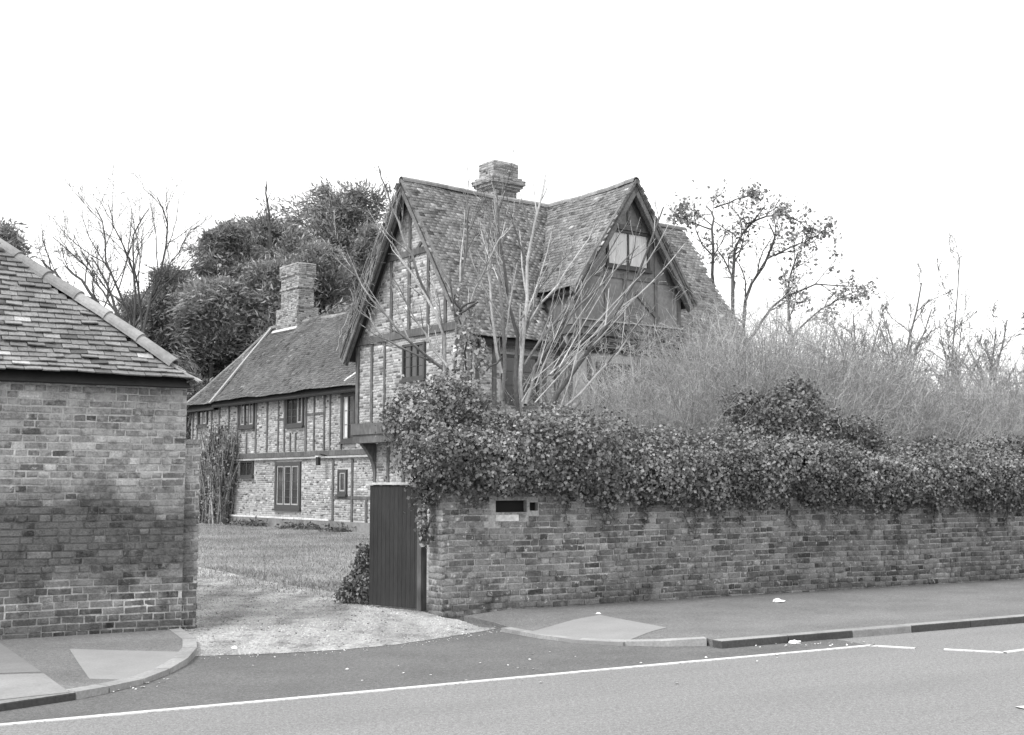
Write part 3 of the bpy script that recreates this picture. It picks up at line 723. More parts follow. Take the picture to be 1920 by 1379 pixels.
# --- gable end of the main range (jettied)
JZ = 2.88
g1 = Face('x', 0)
top = lambda y: RZ-TN*abs(y-RY)-.06
w1 = MB().prism([(0, YR, JZ), (0, YL, JZ), (0, YL, top(YL)), (0, RY, top(RY)), (0, YR, top(YR))], (.22, 0, 0)).build('gable_wall', 'mortar_infill', hs)
a, b = g1.px(760, 652), g1.px(796, 704)
wr = [g1.window(hs, b[0], a[0], b[1], a[1], 3, 3)]
infill(g1, YR, YL, JZ+.3, RZ-.2, wr, lambda u, z: z < top(u)-.15, w1, seed=61)
g1.beam((YR+.03, 5.36), (YL-.03, 5.36), .24, hs, o0=.008, dp=.06)               # tie beam
g1.beam((RY-1.12, 7.42), (RY+1.12, 7.42), .19, hs, o0=.007, dp=.045)              # collar
for px, y0, y1, wd in ((770, 400, 505, .13), (735, 515, 640, .13), (768, 510, 635, .14), (804, 515, 625, .13), (836, 545, 625, .13), (698, 655, 800, .13), (722, 655, 800, .1), (833, 650, 790, .13), (868, 660, 790, .13)):
    p, q = g1.px(px, y0), g1.px(px, y1); u = (p[0]+q[0])/2
    z1 = min(p[1], top(u)-.12); z0 = q[1]
    if y1 > 700: z0 = JZ+.28; z1 = 5.25
    elif y0 < 500: z0, z1 = 7.5, top(u)-.15
    else: z0, z1 = 5.47, min(7.33, top(u)-.15)
    g1.beam((u, z0), (u, z1), wd, hs)
p, q = g1.px(791, 455), g1.px(772, 490); g1.beam(p, q, .1, hs, dp=.034)
g1.beam((YL-.08, JZ+.28), (YL-.08, 5.25), .17, hs, dp=.05); g1.beam((YR+.08, JZ+.28), (YR+.08, 5.25), .17, hs, dp=.05)
for sg, ye in ((1, YL), (-1, YR)):       # principal rafters against the wall
    g1.beam((ye-sg*.03, top(ye)-.12), (RY+sg*.02, top(RY)-.14), .1, hs, 'timber_grey', dp=.022)
MB().box(-.14, .1, YR-.05, YL+.06, JZ-.02, JZ+.28).build('bressumer', 'timber', hs)
MB().box(-.1, .5, YR, YL+.02, JZ-.24, JZ-.022).build('jetty_joists', 'timber', hs)
# ground floor, set back under the jetty
GX = .48; gf = Face('x', GX); yc = HF.onx(701, 880, GX)[1]
w1b = MB().box(GX, GX+.25, YR, yc, -.05, JZ-.242).build('ground_floor_wall', 'mortar_infill', hs)
infill(gf, YR, yc, .1, JZ-.26, [], None, w1b, seed=62)
for u in (yc-.07, yc-.75, yc-1.5, yc-2.3): gf.beam((u, .1), (u, JZ-.25), .14, hs)
gf.beam((YR+.05, 1.5), (yc-.1, 1.5), .13, hs, dp=.024)
# curved bracket below the jetty
cpt = []
for k in range(9):
    t = k/8; cpt.append((GX-.02-.44*(1-t)**2.2, JZ-.25-.9*t))
poly = [(GX-.02, yc-.14, JZ-.245)]+[(x, yc-.14, z) for x, z in cpt]
MB().prism(poly, (0, .16, 0)).build('bracket', 'timber', hs)

# --- walls of the main range, front (right-facing side), rear and far end
gy = Face('y', YR)
w2 = MB().box(.222, G2C-G2W, YR, YR+.22, -.05, top(YR)-.25).build('front_wall', 'mortar_infill', hs)
wr2 = [gy.window(hs, .9, 1.9, 3.6, 4.6, 2, 3)]
infill(gy, .05, G2C-G2W, .1, top(YR)-.3, wr2, None, w2, seed=63)
for u in (.12, .62, 2.15, 2.52): gy.beam((u, .1), (u, top(YR)-.3), .14, hs)
for z in (JZ, 5.15): gy.beam((.2, z), (2.55, z), .16, hs, dp=.026)
w3 = MB().box(G2C+G2W, XE, YR, YR+.22, -.05, top(YR)-.25).build('front_wall', 'mortar_infill', hs)
infill(gy, G2C+G2W, XE, .1, top(YR)-.3, [], None, w3, seed=64)
for u in (6.9, 7.7, 8.5, 9.3): gy.beam((u, .1), (u, top(YR)-.3), .14, hs)
MB().box(0.222, XE, YL-.22, YL, JZ-.02, top(YL)-.25).build('rear_wall', 'mortar_infill', hs); MB().box(GX+.25, XE, yc-.25, yc, -.05, JZ-.25).build('rear_wall', 'mortar_infill', hs)
MB().prism([(XE-.22, YR+.22, -.05), (XE-.22, YL-.22, -.05), (XE-.22, YL-.22, top(YL-.22)), (XE-.22, RY, top(RY)), (XE-.22, YR+.22, top(YR+.22))], (.22, 0, 0)).build('end_wall', 'mortar_infill', hs)

# --- cross gable (attic storey jettied over the front)
J2 = 5.48; g2 = Face('y', G2P); t2 = lambda x: G2Z-TN*abs(x-G2C)-.06
MB().prism([(G2C-G2W, G2P, J2), (G2C+G2W, G2P, J2), (G2C+G2W, G2P, t2(G2C+G2W)), (G2C, G2P, t2(G2C)), (G2C-G2W, G2P, t2(G2C-G2W))], (0, .2, 0)).build('gable_wall', 'plaster', hs)
for sx in (-1, 1):                        # cheeks: the shade under the eaves is put into a darker material
    x = G2C+sx*G2W
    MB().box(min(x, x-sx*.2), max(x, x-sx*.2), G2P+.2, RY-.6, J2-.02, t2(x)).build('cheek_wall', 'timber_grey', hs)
g2.beam((G2C-G2W, J2+.04), (G2C+G2W, J2+.04), .16, hs, 'timber_grey', .006, .1, 'bressumer')
MB().box(G2C-G2W-.02, G2C+G2W+.02, G2P-.16, G2P-.11, J2+.121, J2+.15).build('drip_mould', 'lead', hs)
wz0, wz1 = 7.12, 7.95; wu0, wu1 = 3.74, 5.14
g2.window(hs, wu0+.05, wu1, wz0, wz1, 2, 1, fw=.06, panes='curtain', sill=True)
g2.beam((G2C-.72, wz1+.15), (G2C+.72, wz1+.15), .16, hs, 'timber', .008, .05)
for u, z0, z1, wd in ((3.7, 5.6, 7.0, .12), (4.35, 5.6, 6.9, .12), (5.45, 5.6, 7.6, .12), (6.28, 5.6, 6.75, .13), (2.74, 5.6, 6.75, .13), (4.5, 8.2, 9.0, .11), (5.28, 7.0, 8.0, .12)): g2.beam((u, z0), (u, min(z1, t2(u)-.12)), wd, hs, 'timber_grey')
p, q = g2.px(1191, 549), g2.px(1234, 600); g2.beam(p, q, .14, hs, 'timber_grey', dp=.036)
g2.beam((G2C-1.6, 6.82), (G2C+1.6, 6.82), .14, hs, 'timber_grey', dp=.026)
for sg in (-1, 1): g2.beam((G2C+sg*(G2W-.05), t2(G2C+G2W)-.2), (G2C+sg*.03, t2(G2C)-.25), .16, hs, 'timber_grey', dp=.024)
# below it
g3y = -3.3; g3 = Face('y', g3y)
w5 = MB().box(G2C-G2W+.05, G2C+G2W-.05, g3y, g3y+.2, -.05, J2-.22).build('wing_wall', 'plaster_light', hs)
MB().box(G2C-G2W, G2C+G2W, G2P-.05, g3y+.2, J2-.218, J2-.022).build('jetty_joists', 'timber', hs)
for sx, m_ in ((-1, 0), (1, -.2)): x = G2C+sx*(G2W-.05); MB().box(x+(0 if sx < 0 else -.2), x+(.2 if sx < 0 else 0), g3y+.2, YR+.1, -.05, J2-.22).build('wing_side_wall', 'plaster_light', hs)
r = []
for u0, u1 in ((3.7, 4.7), (5.2, 6.0)): g3.window(hs, u0, u1, 3.55, 4.55, 2, 3)
for u in (2.78, 3.4, 5.0, 6.25): g3.beam((u, .1), (u, J2-.24), .14, hs)
for z in (2.9, 5.1): g3.beam((2.75, z), (6.25, z), .15, hs, dp=.026)

# --- roofs
rf = MB()
def slopes(mb, x0, x1, c, z, half, t=TN, ax='x', th=.05, zo=-.1):
    dz = half*t
    if ax == 'x': pr = [(x0, c-half, z-dz+zo), (x0, c, z+zo), (x0, c+half, z-dz+zo), (x0, c+half-.02, z-dz+zo-th), (x0, c, z+zo-th*1.6), (x0, c-half+.02, z-dz+zo-th)]; e = (x1-x0, 0, 0)
    else: pr = [(c-half, x0, z-dz+zo), (c, x0, z+zo), (c+half, x0, z-dz+zo), (c+half-.02, x0, z-dz+zo-th), (c, x0, z+zo-th*1.6), (c-half+.02, x0, z-dz+zo-th)]; e = (0, x1-x0, 0)
    return mb.prism(pr, e)
roof1 = slopes(MB(), -.36, XE+.2, RY, RZ, RH).build('roof', 'soffit', hs)
Lr = RH/math.cos(AN); ca, sa = math.cos(AN), math.sin(AN)
def in_r1(u, v):
    x, y = -.38+u, RY-RH+v*ca
    if u < 0 or x > XE+.22 or v > Lr: return False
    if abs(x-G2C) < G2W+.2 and abs(x-G2C) < abs(y-RY): return False
    return True
V, T = tiles((-.38, RY-RH, RZ-RH*TN), (1, 0, 0), (0, ca, sa), (0, -sa, ca), 10.7, Lr, in_r1, g=.105, tw=.17, seed=71, wave=.03, tone=(.7, 1.3), odd=.06, flare=.05)
tile_mass('tile_courses', V, T, 'tile_house', roof1)
V, T = tiles((-.38, RY+RH, RZ-RH*TN), (1, 0, 0), (0, -ca, sa), (0, sa, ca), 10.7, Lr, lambda u, v: u > 0 and u < XE+.6 and v < Lr, g=.14, tw=.2, seed=72, wave=.03)
tile_mass('tile_courses', V, T, 'tile_house', roof1)
roof2 = slopes(MB(), G2P-.32, RY, G2C, G2Z, G2W+.17, ax='y').build('roof', 'soffit', hs)
H2 = G2W+.17; L2 = H2/ca
for sg, sd2 in ((-1, 73), (1, 74)):
    def in_r2(u, v):
        y = G2P-.34+u; x = G2C+sg*(H2-v*ca)
        return u > 0 and v < L2 and y < RY+.05 and abs(x-G2C) < abs(y-RY)+.12
    V, T = tiles((G2C+sg*H2, G2P-.34, G2Z-H2*TN), (0, 1, 0), (-sg*ca, 0, sa), (sg*sa, 0, ca), 3.9, L2, in_r2, g=.105, tw=.17, seed=sd2, wave=.025, tone=(.7, 1.3), odd=.06, flare=.04)
    tile_mass('tile_courses', V, T, 'tile_house', roof2)
def ridge(p, q, parent, m='ridge_house', r=.12, l=.34, sag=.05, base=.0):
    p, q = np.array(p, float), np.array(q, float); L = np.linalg.norm(q-p); n = int(L/l)
    for k in range(n):
        t0, t1 = k/n, (k+1)/n+.015
        z = lambda t: np.array([0, 0, -sag*math.sin(math.pi*min(t, 1))+.012*math.sin(t*17)])
        o = half_round(p+(q-p)*t0+z(t0), p+(q-p)*t1+z(t1), (0, 0, 1), r, r*.97, 6).build('ridge_tile', m, parent); t = random.uniform(.75, 1.3); o.color = (t, t, t, 1)
ridge((-.38, RY, RZ-.045), (XE+.2, RY, RZ-.045), roof1)
ridge((G2C, G2P-.34, G2Z-.045), (G2C, RY, RZ-.06), roof2)
# bargeboards: a heavy board with a moulded upper fillet
def barge(face, c, z, half, plane_out, parent):
    for sg in (-1, 1):
        a = (c+sg*(half+.02), z-(half+.02)*TN-.13); b = (c, z-.16)
        face.beam(a, b, .26, parent, 'bargeboard', plane_out, .05, 'bargeboard')
        face.beam((a[0]+sg*.06, a[1]+.12), (b[0], b[1]+.15), .07, parent, 'bargeboard', plane_out-.004, .085, 'barge_fillet')
        face.beam((a[0]-sg*.1, a[1]-.1), (b[0], b[1]-.2), .06, parent, 'timber', plane_out-.09, .07, 'barge_rafter')
barge(g1, RY, RZ, RH, .31, hs); barge(g2, G2C, G2Z, H2, .27, hs)
# chimney
cc_ = HF.ony(933, 335, .8); cx0 = cc_[0]
def stack(parent, x, y, levels, name, seed):
    """levels: (z0,z1,halfx,halfy); each a core with brick courses on the two seen faces"""
    ch = MB()
    for (z0, z1, hx, hy) in levels: ch.box(x-hx, x+hx, y-hy, y+hy, z0, z1)
    co = ch.build(name, 'mortar_infill', parent)
    for i, (z0, z1, hx, hy) in enumerate(levels):
        f1 = Face('x', x-hx); bk = lay(y-hy, y+hy, z0, z1, .072, .215, .105, .012, None, seed+i, (.6, 1.4), .08, .008); brick_mass('brick_courses', bk, f1.place, 'chimney_brick', co)
        f2 = Face('y', y-hy); bk = lay(x-hx, x+hx, z0, z1, .072, .215, .105, .012, None, seed+i+9, (.5, 1.2), .08, .008); brick_mass('brick_courses', bk, f2.place, 'chimney_brick', co)
    return co
stack(hs, cx0, .75, [(8.2, 9.74, .4, .31), (9.742, 9.82, .47, .38), (9.822, 9.9, .53, .44), (9.902, 10.04, .58, .49), (10.042, 10.11, .51, .42), (10.112, 10.52, .43, .34)], 'chimney', 81)
MB().box(cx0-.38, cx0+.38, .46, 1.04, 10.522, 10.56).build('chimney_flaunching', 'lead', hs)

# =================================================================== REAR RANGE (long low wing)
rg = thing('cottage_range', 'long two-storey timber-framed range with tiled roof behind the gateway', 'house', tuple(HF.o), HF.ang)
RX, XR, XZ, RT = 2.9, 5.2, 7.8, 1.23; AR = math.atan(RT); cr_, sr_ = math.cos(AR), math.sin(AR)
Y0, Y1, Y2 = 2.36, 17.55, 20.5
rfc = Face('x', RX); EH = 4.62
wr0 = MB().box(RX, RX+.25, Y0, Y1, -.05, EH).build('wall', 'mortar_infill', rg)
wr4 = MB().box(RX+.1, RX+.35, Y1, Y2, -.05, EH).build('wall', 'mortar_infill', rg)
MB().box(RX+.35, 7.5, Y2-.25, Y2, -.05, EH).build('end_wall', 'mortar_infill', rg)
MB().box(7.25, 7.5, Y0, Y2-.25, -.05, EH).build('rear_wall', 'mortar_infill', rg)
rects = []
def wpx(face, x0, y0, x1, y1, **kw):
    a, b = face.px(x0, y0), face.px(x1, y1); return face.window(rg, b[0], a[0], min(a[1], b[1]), max(a[1], b[1]), **kw)
rects.append(wpx(rfc, 453, 755, 476, 796, lights=3, rows=3, sash=(0, 2), fw=.09))
rects.append(wpx(rfc, 541, 744, 568, 793, lights=3, rows=4, sash=(0,), fw=.09))
rects.append(wpx(rfc, 646, 745, 664, 822, lights=2, rows=3, sash=(1,), panes=('glass', 'curtain'), fw=.1))
rects.append(wpx(rfc, 521, 874, 561, 948, lights=3, rows=5, fw=.13, sash='all', bars=.025))
rects.append(wpx(rfc, 638, 886, 649, 922, lights=1, rows=3, fw=.09, sash='all'))
rects.append(wpx(rfc, 454, 868, 475, 891, lights=2, rows=1, fw=.05))
Z1 = 2.56
infill(rfc, Y0, Y1, Z1+.1, EH, rects, None, wr0, seed=91, tones=(.7, 1.35))
infill(rfc, Y0, Y1, .42, Z1-.12, rects, None, wr0, seed=92, tones=(.7, 1.35))
rects2 = []
rfd = Face('x', RX+.1)
rects2.append(wpx(rfd, 375, 758, 389, 795, lights=2, rows=3, sash=(0,), fw=.08))
infill(rfd, Y1, Y2, .42, EH, rects2+[(rfd.px(390, 870)[0], rfd.px(378, 870)[0], 0, 2.0)], None, wr4, seed=93)
# doorway
a, b = rfd.px(390, 872), rfd.px(377, 968); q = MB(); rfd.rect(q, a[0], b[0], .05, a[1], .004, .02); q.build('door', 'dark_inside', rg)
for u in (a[0]-.05, b[0]+.05): rfd.beam((u, .05), (u, a[1]+.05), .1, rg)
rfd.beam((a[0]-.1, a[1]+.09), (b[0]+.1, a[1]+.09), .12, rg, dp=.05)
# timbers of the upper storey
for px, wd in ((481, .14), (502, .12), (523, .1), (534.5, .12), (574.5, .16), (590, .1), (609, .12), (620, .1), (641, .12), (447, .12), (430, .12), (412, .16)):
    u = rfc.px(px, 790)[0]; rfc.beam((u, Z1+.1), (u, EH-.02), wd, rg, o0=.008)
for px in (463, 555, 545): u = rfc.px(px, 830)[0]; rfc.beam((u, Z1+.1), (u, rfc.px(px, 812)[1]), .1, rg)
rfc.beam((Y0, Z1), (Y1, Z1), .2, rg, o0=.004, dp=.05)
rfc.beam((Y0, EH-.1), (Y1, EH-.1), .16, rg, o0=.004, dp=.03)
MB().box(RX-.1, RX-.004, Y0, Y1, Z1-.17, Z1-.11).build('string_course', 'plaster_light', rg)
for x0, x1, yy in ((590, 609, 776), (523, 534, 787), (577, 590, 778)): rfc.beam((rfc.px(x0, yy)[0], rfc.px(x0, yy)[1]), (rfc.px(x1, yy)[0], rfc.px(x0, yy)[1]), .09, rg, dp=.026)
for px in (398, 371, 363): u = rfd.px(px, 790)[0]; rfd.beam((u, Z1+.1), (u, EH-.02), .12, rg)
p, q = rfd.px(364, 758), rfd.px(354, 800); rfd.beam(p, q, .12, rg, dp=.034)
rfd.beam((Y1+.01, Z1), (Y2, Z1), .16, rg, dp=.05)
# exposed frame on the ground floor near the house
for px, z1 in ((625, 2.35), (661, 2.35), (688, 1.15)): u = rfc.px(px, 930)[0]; rfc.beam((u, .2), (u, z1), .14, rg, o0=.008)
u0, zz = rfc.px(625, 933); rfc.beam((u0, zz), (Y0, zz), .12, rg, dp=.026)
# plinth with its white weathering
MB().box(RX-.12, RX-.002, Y0, Y1, -.05, .36).build('plinth', 'plaster', rg)
MB().box(RX-.13, RX-.002, rfc.px(622, 990)[0], Y1, .362, .42).build('plinth_weathering', 'stone_light', rg)
# roof
def in_rr(u, v):
    y = u-.2; x = XR-2.6+v*cr_; z = XZ-RT*(XR-x)
    return v < 2.6/cr_ and y < Y1+.2 and z > RZ-TN*abs(y-RY)-.12 and y > RY
sg_ = .012
rr_o = MB()
for sgn in (-1, 1):
    rr_o.prism([(XR+sgn*2.6, .6, XZ-2.6*RT-.11), (XR, .6, XZ-.11), (XR, .6, XZ-.17), (XR+sgn*2.58, .6, XZ-2.6*RT-.17)], (0, Y1-.45, 0))
rro = rr_o.build('roof', 'soffit', rg)
V, T = tiles((XR-2.6, -.2, XZ-2.6*RT), (0, 1, 0), (cr_, 0, sr_), (-sr_, 0, cr_), 18.2, 2.6/cr_, in_rr, g=.105, tw=.17, seed=95, wave=.05, tone=(.75, 1.25), odd=.03, flare=.05)
tile_mass('tile_courses', V, T, 'tile_range', rro)
V, T = tiles((XR+2.6, -.2, XZ-2.6*RT), (0, 1, 0), (-cr_, 0, sr_), (sr_, 0, cr_), 18.2, 2.6/cr_, lambda u, v: u > 2.8 and u < 17.9 and v < 2.6/cr_, g=.15, tw=.22, seed=96, wave=.04)
tile_mass('tile_courses', V, T, 'tile_range', rro)
# hipped end, a little lower
hz = XZ-.12; hb = Y1+.18; ht = hb+.25; hc = ht+2.7
ho = MB().add([(XR-2.5, hb, hz-2.6*RT-.1), (XR, hb, hz-.1), (XR, ht, hz-.1), (XR-2.5, hc, hz-2.6*RT-.1), (XR+2.5, hc, hz-2.6*RT-.1), (XR+2.5, hb, hz-2.6*RT-.1)], [(0,1,2,3), (3,2,4), (4,2,1,5), (0,3,4,5)]).build('hipped_roof', 'soffit', rg)
V, T = tiles((XR-2.5, hb, hz-2.5*RT), (0, 1, 0), (cr_, 0, sr_), (-sr_, 0, cr_), 3.2, 2.5/cr_, lambda u, v: u > 0 and u < .25+2.7*(1-v*cr_/2.5) and v < 2.5/cr_, g=.105, tw=.17, seed=97, wave=.03, tone=(.75, 1.25), flare=.05)
tile_mass('tile_courses', V, T, 'tile_range', ho)
ridge((XR-2.5, hc, hz-2.55*RT+.02), (XR, ht, hz-.02), ho, r=.1)
ridge((XR, 1.2, XZ-.04), (XR, Y1+.2, XZ-.1), rro, sag=.12)
MB().bar((XR-2.62, Y1+.2, XZ-2.6*RT), (XR-.1, Y1+.2, XZ-.13), (-sr_, 0, cr_), .16, .06).build('verge_fillet', 'lead', rro)
for u, v, l in ((8.2, .4, .9), (8.6, .8, .6), (8.9, .15, .7)):
    pass
stack(rg, 5.35, 16.1, [(6.6, 8.3, .46, .86), (8.302, 9.02, .33, .72), (9.022, 9.1, .37, .76), (9.102, 9.55, .33, .72), (9.552, 10.0, .38, .77)], 'chimney', 120)
MB().bar((4.83, 17.1, 7.42), (4.83, 15.1, 7.42), (-sr_, 0, cr_), .12, .05).build('flashing', 'stone_light', rg)
# white mortar fillet where the wing roof meets the taller house
mbf = MB(); yy = 2.9
for k in range(9):
    v0, v1 = k*.19, (k+1)*.19
    x0, x1 = XR-2.55+v0*cr_, XR-2.55+v1*cr_
    mbf.bar((x0, 7.9-1.35*k*.16+random.uniform(-.05, .05), XZ-RT*(XR-x0)+.03), (x1, 7.9-1.35*(k+1)*.16, XZ-RT*(XR-x1)+.03), (-sr_, 0, cr_), .09, .04)
mbf.build('mortar_fillet', 'stone_light', rro)
# lamp and basket on the wall
lampu, lampz = rfc.px(613, 866)
lm = thing('wall_lamp', 'small bracket lamp high on the brick ground floor of the range', 'lamp', HF.w(RX, lampu, lampz), HF.ang)
MB().bar((0, 0, .18), (-.25, 0, .22), (0, 0, 1), .03, .03).build('bracket_arm', 'iron', lm)
mb = MB(); mb.prism([(-.32+.09*math.cos(a)-.0, .09*math.sin(a), -.12) for a in np.arange(6)*math.pi/3], (0, 0, .26)); mb.build('lantern', 'iron', lm)
mb = MB(); mb.prism([(-.32+.12*math.cos(a), .12*math.sin(a), .142) for a in np.arange(6)*math.pi/3], (0, 0, .05)); mb.build('lantern_cap', 'stone_light', lm)

# =================================================================== VEGETATION
def pline(pts, K=8):
    """resample a list of world points to K points, smoothly"""
    P = np.array(pts, float); t = np.linspace(0, len(P)-1, K); i = np.minimum(t.astype(int), len(P)-2); f = (t-i)[:, None]
    Q = P[i]*(1-f)+P[i+1]*f
    for _ in range(2): Q[1:-1] = Q[1:-1]*.5+(Q[:-2]+Q[2:])*.25
    return Q
def conifer(name, label, cat, px, top_py, Y, hw, seed, prof='yew', group=None, nl=46, clump=46, ls=.3, z0=0.):
    """evergreen: px centre, top row, distance Y, half-width hw (m)"""
    r = np.random.default_rng(seed); tp = ony(px, top_py, Y); H = tp[2]-z0; base = np.array([tp[0], Y, z0])
    t = thing(name, label, cat, tuple(base), 0, group); tb = Tub()
    tr = np.zeros((1, 8, 3)); tr[0, :, 2] = np.linspace(0, H*.95, 8); tr[0, 1:, :2] += np.cumsum(r.normal(size=(7, 2))*.12, 0)
    RR = np.linspace(.34, .03, 8)[None]*H/16; tb.add(tr, RR, 7)
    h = np.sort(r.uniform(.16, 1., nl))**.85
    if prof == 'yew': L = hw*(1.02*(1-h)**.75+.06)*r.uniform(.5, 1.3, nl)
    elif prof == 'flat': L = hw*np.clip(np.where(h > .7, 1.0-(h-.7)*1.6, .5+h*.7), .1, 1)*r.uniform(.45, 1.2, nl)
    else: L = hw*np.clip((1-h)*1.05+.03, 0, 1)*r.uniform(.75, 1.15, nl)
    az = r.uniform(0, 6.28, nl); el = (.5 if prof != 'spire' else .1)+h*.55+r.normal(size=nl)*.18
    lob = r.uniform(0, 6.28, 2); L = L*(1+.3*np.sin(az*2+lob[0])+.2*np.sin(az*3+h*5+lob[1]))
    ld = r.random(nl) < (.14 if prof != 'spire' else 0); el = np.where(ld, 1.25, el); L = np.where(ld, np.clip(hw*.75, .8, (1.02-h)*H*.95), L)
    fi = h*7*.97; i = np.minimum(fi.astype(int), 6); f = (fi-i)[:, None]; p0 = tr[0, i]*(1-f)+tr[0, i+1]*f
    d = np.column_stack([np.cos(az)*np.cos(el), np.sin(az)*np.cos(el), np.sin(el)])
    L = np.minimum(L, np.maximum(.25, (H*.985-p0[:, 2])/np.maximum(np.sin(el), .15)*.9))
    P1 = walk(p0, d, L, 6, r, .14, .0); R1 = (.012+.012*L)[:, None]*np.linspace(1, .3, 6)[None]; tb.add(P1, R1, 4)
    P2, R2 = spawn(P1, R1, 10, r, .2, 1., (.4, 1.0), (.28, .55), 4, .2, .04, rmin=.008); tb.add(P2, R2, 3)
    n2 = len(P2); tt = r.random((n2, clump)); ii = np.minimum((tt*3).astype(int), 2); ff = (tt*3-ii)[..., None]; k = np.arange(n2)[:, None]
    pts = P2[k, ii]*(1-ff)+P2[k, ii+1]*ff + r.normal(size=(n2, clump, 3))*np.array([.26, .26, .16])*(hw/3.6)
    # top of the trunk too
    ct = np.repeat(r.uniform(.7, 1.3, n2), clump); td = np.repeat(unit(P2[:, -1]-P2[:, 0]), clump, 0)+np.array([0, 0, -.15])
    V, tn = leaves(pts.reshape(-1, 3), ls, r, .4, dirs=td, tone=(.6, 1.4), ctone=ct, fold=.3)
    tb.build('trunk', 'bark_far', t); v, f, tt = rep(V[:, [0, 1, 2]], np.array([(0, 1, 2)]), tn); tag(npmesh('crown', v, f, 'conifer', t, tt), kind='stuff'); return t
def bare_tree(name, label, cat, stems, seed, m='bark_far', levels=((7, .35, .6), (6, .3, .55), (5, .3, .6)), r0=.2, group=None, up=.06, ang=(.35, .8), wob=.14, leafn=0, leaf_m='tree_leaf', leaf_s=.2, rmin=.012, tip_only=True):
    """stems: list of world polylines (trunk and main limbs)"""
    r = np.random.default_rng(seed); base = np.array(stems[0][0], float); base_o = base.copy()
    t = thing(name, label, cat, tuple(base_o), 0, group); tb = Tub()
    P = np.array([pline(np.array(s, float)-base_o, 9) for s in stems])
    ln = np.array([np.linalg.norm(np.diff(p, axis=0), axis=1).sum() for p in P]); 
    R = (r0*(ln/ln.max())**.8)[:, None]*np.linspace(1, .3, 9)[None]
    P[:, 1:] += r.normal(size=P[:, 1:].shape)*.02*ln[:, None, None]*.3
    tb.add(P, R, 7, r.choice([.4, .7, 1.2, 1.5], len(P))); last = None
    for (m_, a, b) in levels:
        P, R = spawn(P, R, m_, r, .25, 1.0, ang, (a, b), 5, wob, up, rr=.6, rend=.35, rmin=rmin); tb.add(P, R, 4 if m_ == levels[0][0] else 3, r.choice([.45, .8, 1.5, 2.0], len(P))); last = P
    tb.build('trunk', m, t)
    if leafn:
        k = r.random(len(last)) < .4; q = last[k, -1]; pts = np.repeat(q, leafn, 0)+r.normal(size=(len(q)*leafn, 3))*leaf_s*.8
        V, tn = leaves(pts, leaf_s, r, .6, tone=(.6, 1.4)); leaf_mesh('crown', V, tn, leaf_m, t)
    return t
# ---- evergreens behind the range
GE = 'evergreens behind the range'
for lab_, px_, ty_, Y_, hw_, sd_, pf_, nl_ in (
    ('tall dark evergreen with flat crown just left of the gable', 638, 348, 72, 4.4, 201, 'flat', 80), ('dark evergreen rising behind the range chimney', 552, 405, 68, 4.0, 202, 'yew', 70),
    ('dark evergreen with a bare leader, left of the chimney', 503, 384, 71, 4.0, 203, 'yew', 70), ('broad dark evergreen in the middle of the tree mass', 445, 402, 66, 4.6, 204, 'yew', 76),
    ('slim pointed evergreen at the left of the tree mass', 385, 396, 64, 2.6, 205, 'spire', 70), ('low spreading evergreen above the outbuilding hip', 330, 500, 62, 4.2, 206, 'yew', 74),
    ('evergreen filling the gap beside the tall gable', 690, 400, 69, 3.0, 207, 'yew', 56), ('low dark evergreen right behind the hipped roof end', 410, 520, 60, 4.4, 208, 'yew', 60),
    ('low dark evergreen between the chimney and the tall gable', 610, 440, 62, 4.4, 210, 'yew', 66), ('low dark evergreen behind the ridge left of the chimney', 500, 480, 61, 4.4, 214, 'yew', 66),
    ('small dark evergreen at the left foot of the tree mass', 275, 560, 61, 4.0, 215, 'yew', 50)):
    conifer('evergreen_tree', lab_, 'tree', px_, ty_, Y_, hw_, sd_, pf_, nl=nl_, clump=130, ls=.26)
conifer('conifer', 'small pointed conifer above the outbuilding roof', 'tree', 27, 388, 48, 4.2, 209, 'spire', nl=110, clump=22, ls=.26)
conifer('cedar', 'dark evergreen cut by the right edge of the frame', 'tree', 1945, 520, 55, 2.2, 212, 'yew', nl=36, clump=36, z0=0)
# ---- hedgerow closing the view far behind
r = np.random.default_rng(66); n = 60000; hx = r.uniform(-85, 85, n); hh = 4.2+1.3*np.sin(hx*.31)+.9*np.sin(hx*.83+1)
pts = np.column_stack([hx, 96+r.normal(size=n)*1.6, hh*r.random(n)**.8+.1+r.normal(size=n)*.15]); V, tn = leaves(pts, .5, r, .6, tone=(.5, 1.3))
o = leaf_mesh('hedgerow', V, tn, 'conifer', None); tag(o, 'distant hedgerow behind the houses and trees', 'hedge', kind='stuff')
# ---- bare tree at the left
Y = 58
st = [[ony(*q, Y) for q in s] for s in ([(262,760), (262,690), (250,620), (225,540), (205,470), (190,415), (170,385)], [(262,720), (270,640), (285,560), (300,500), (318,440), (322,395), (300,375)],
      [(250,620), (245,540), (240,480), (222,430), (205,380)], [(268,650), (262,580), (262,500), (250,440), (262,380)], [(255,640), (215,570), (180,530), (140,480), (110,455)], [(285,560), (320,520), (335,470), (345,420)])]
for s in st: 
    for k, p in enumerate(s): p[1] += 0 if k == 0 else math.sin(k*1.7+s[-1][0])*1.2
bare_tree('bare_tree', 'bare spreading winter tree left of the evergreens', 'tree', st, 301, levels=((11, .3, .5), (7, .3, .5), (6, .3, .6)), r0=.085, rmin=.007)
st = [[ony(*q, 54) for q in s] for s in ([(235,760), (225,650), (190,570), (150,520), (120,500)], [(225,650), (215,560), (190,510), (170,480)], [(235,700), (200,610), (150,560), (100,510), (80,490)])]
bare_tree('bare_tree', 'low bare shrubby tree peeping over the hip tiles', 'tree', st, 302, levels=((8, .3, .5), (6, .3, .55), (4, .3, .6)), r0=.12, rmin=.012)
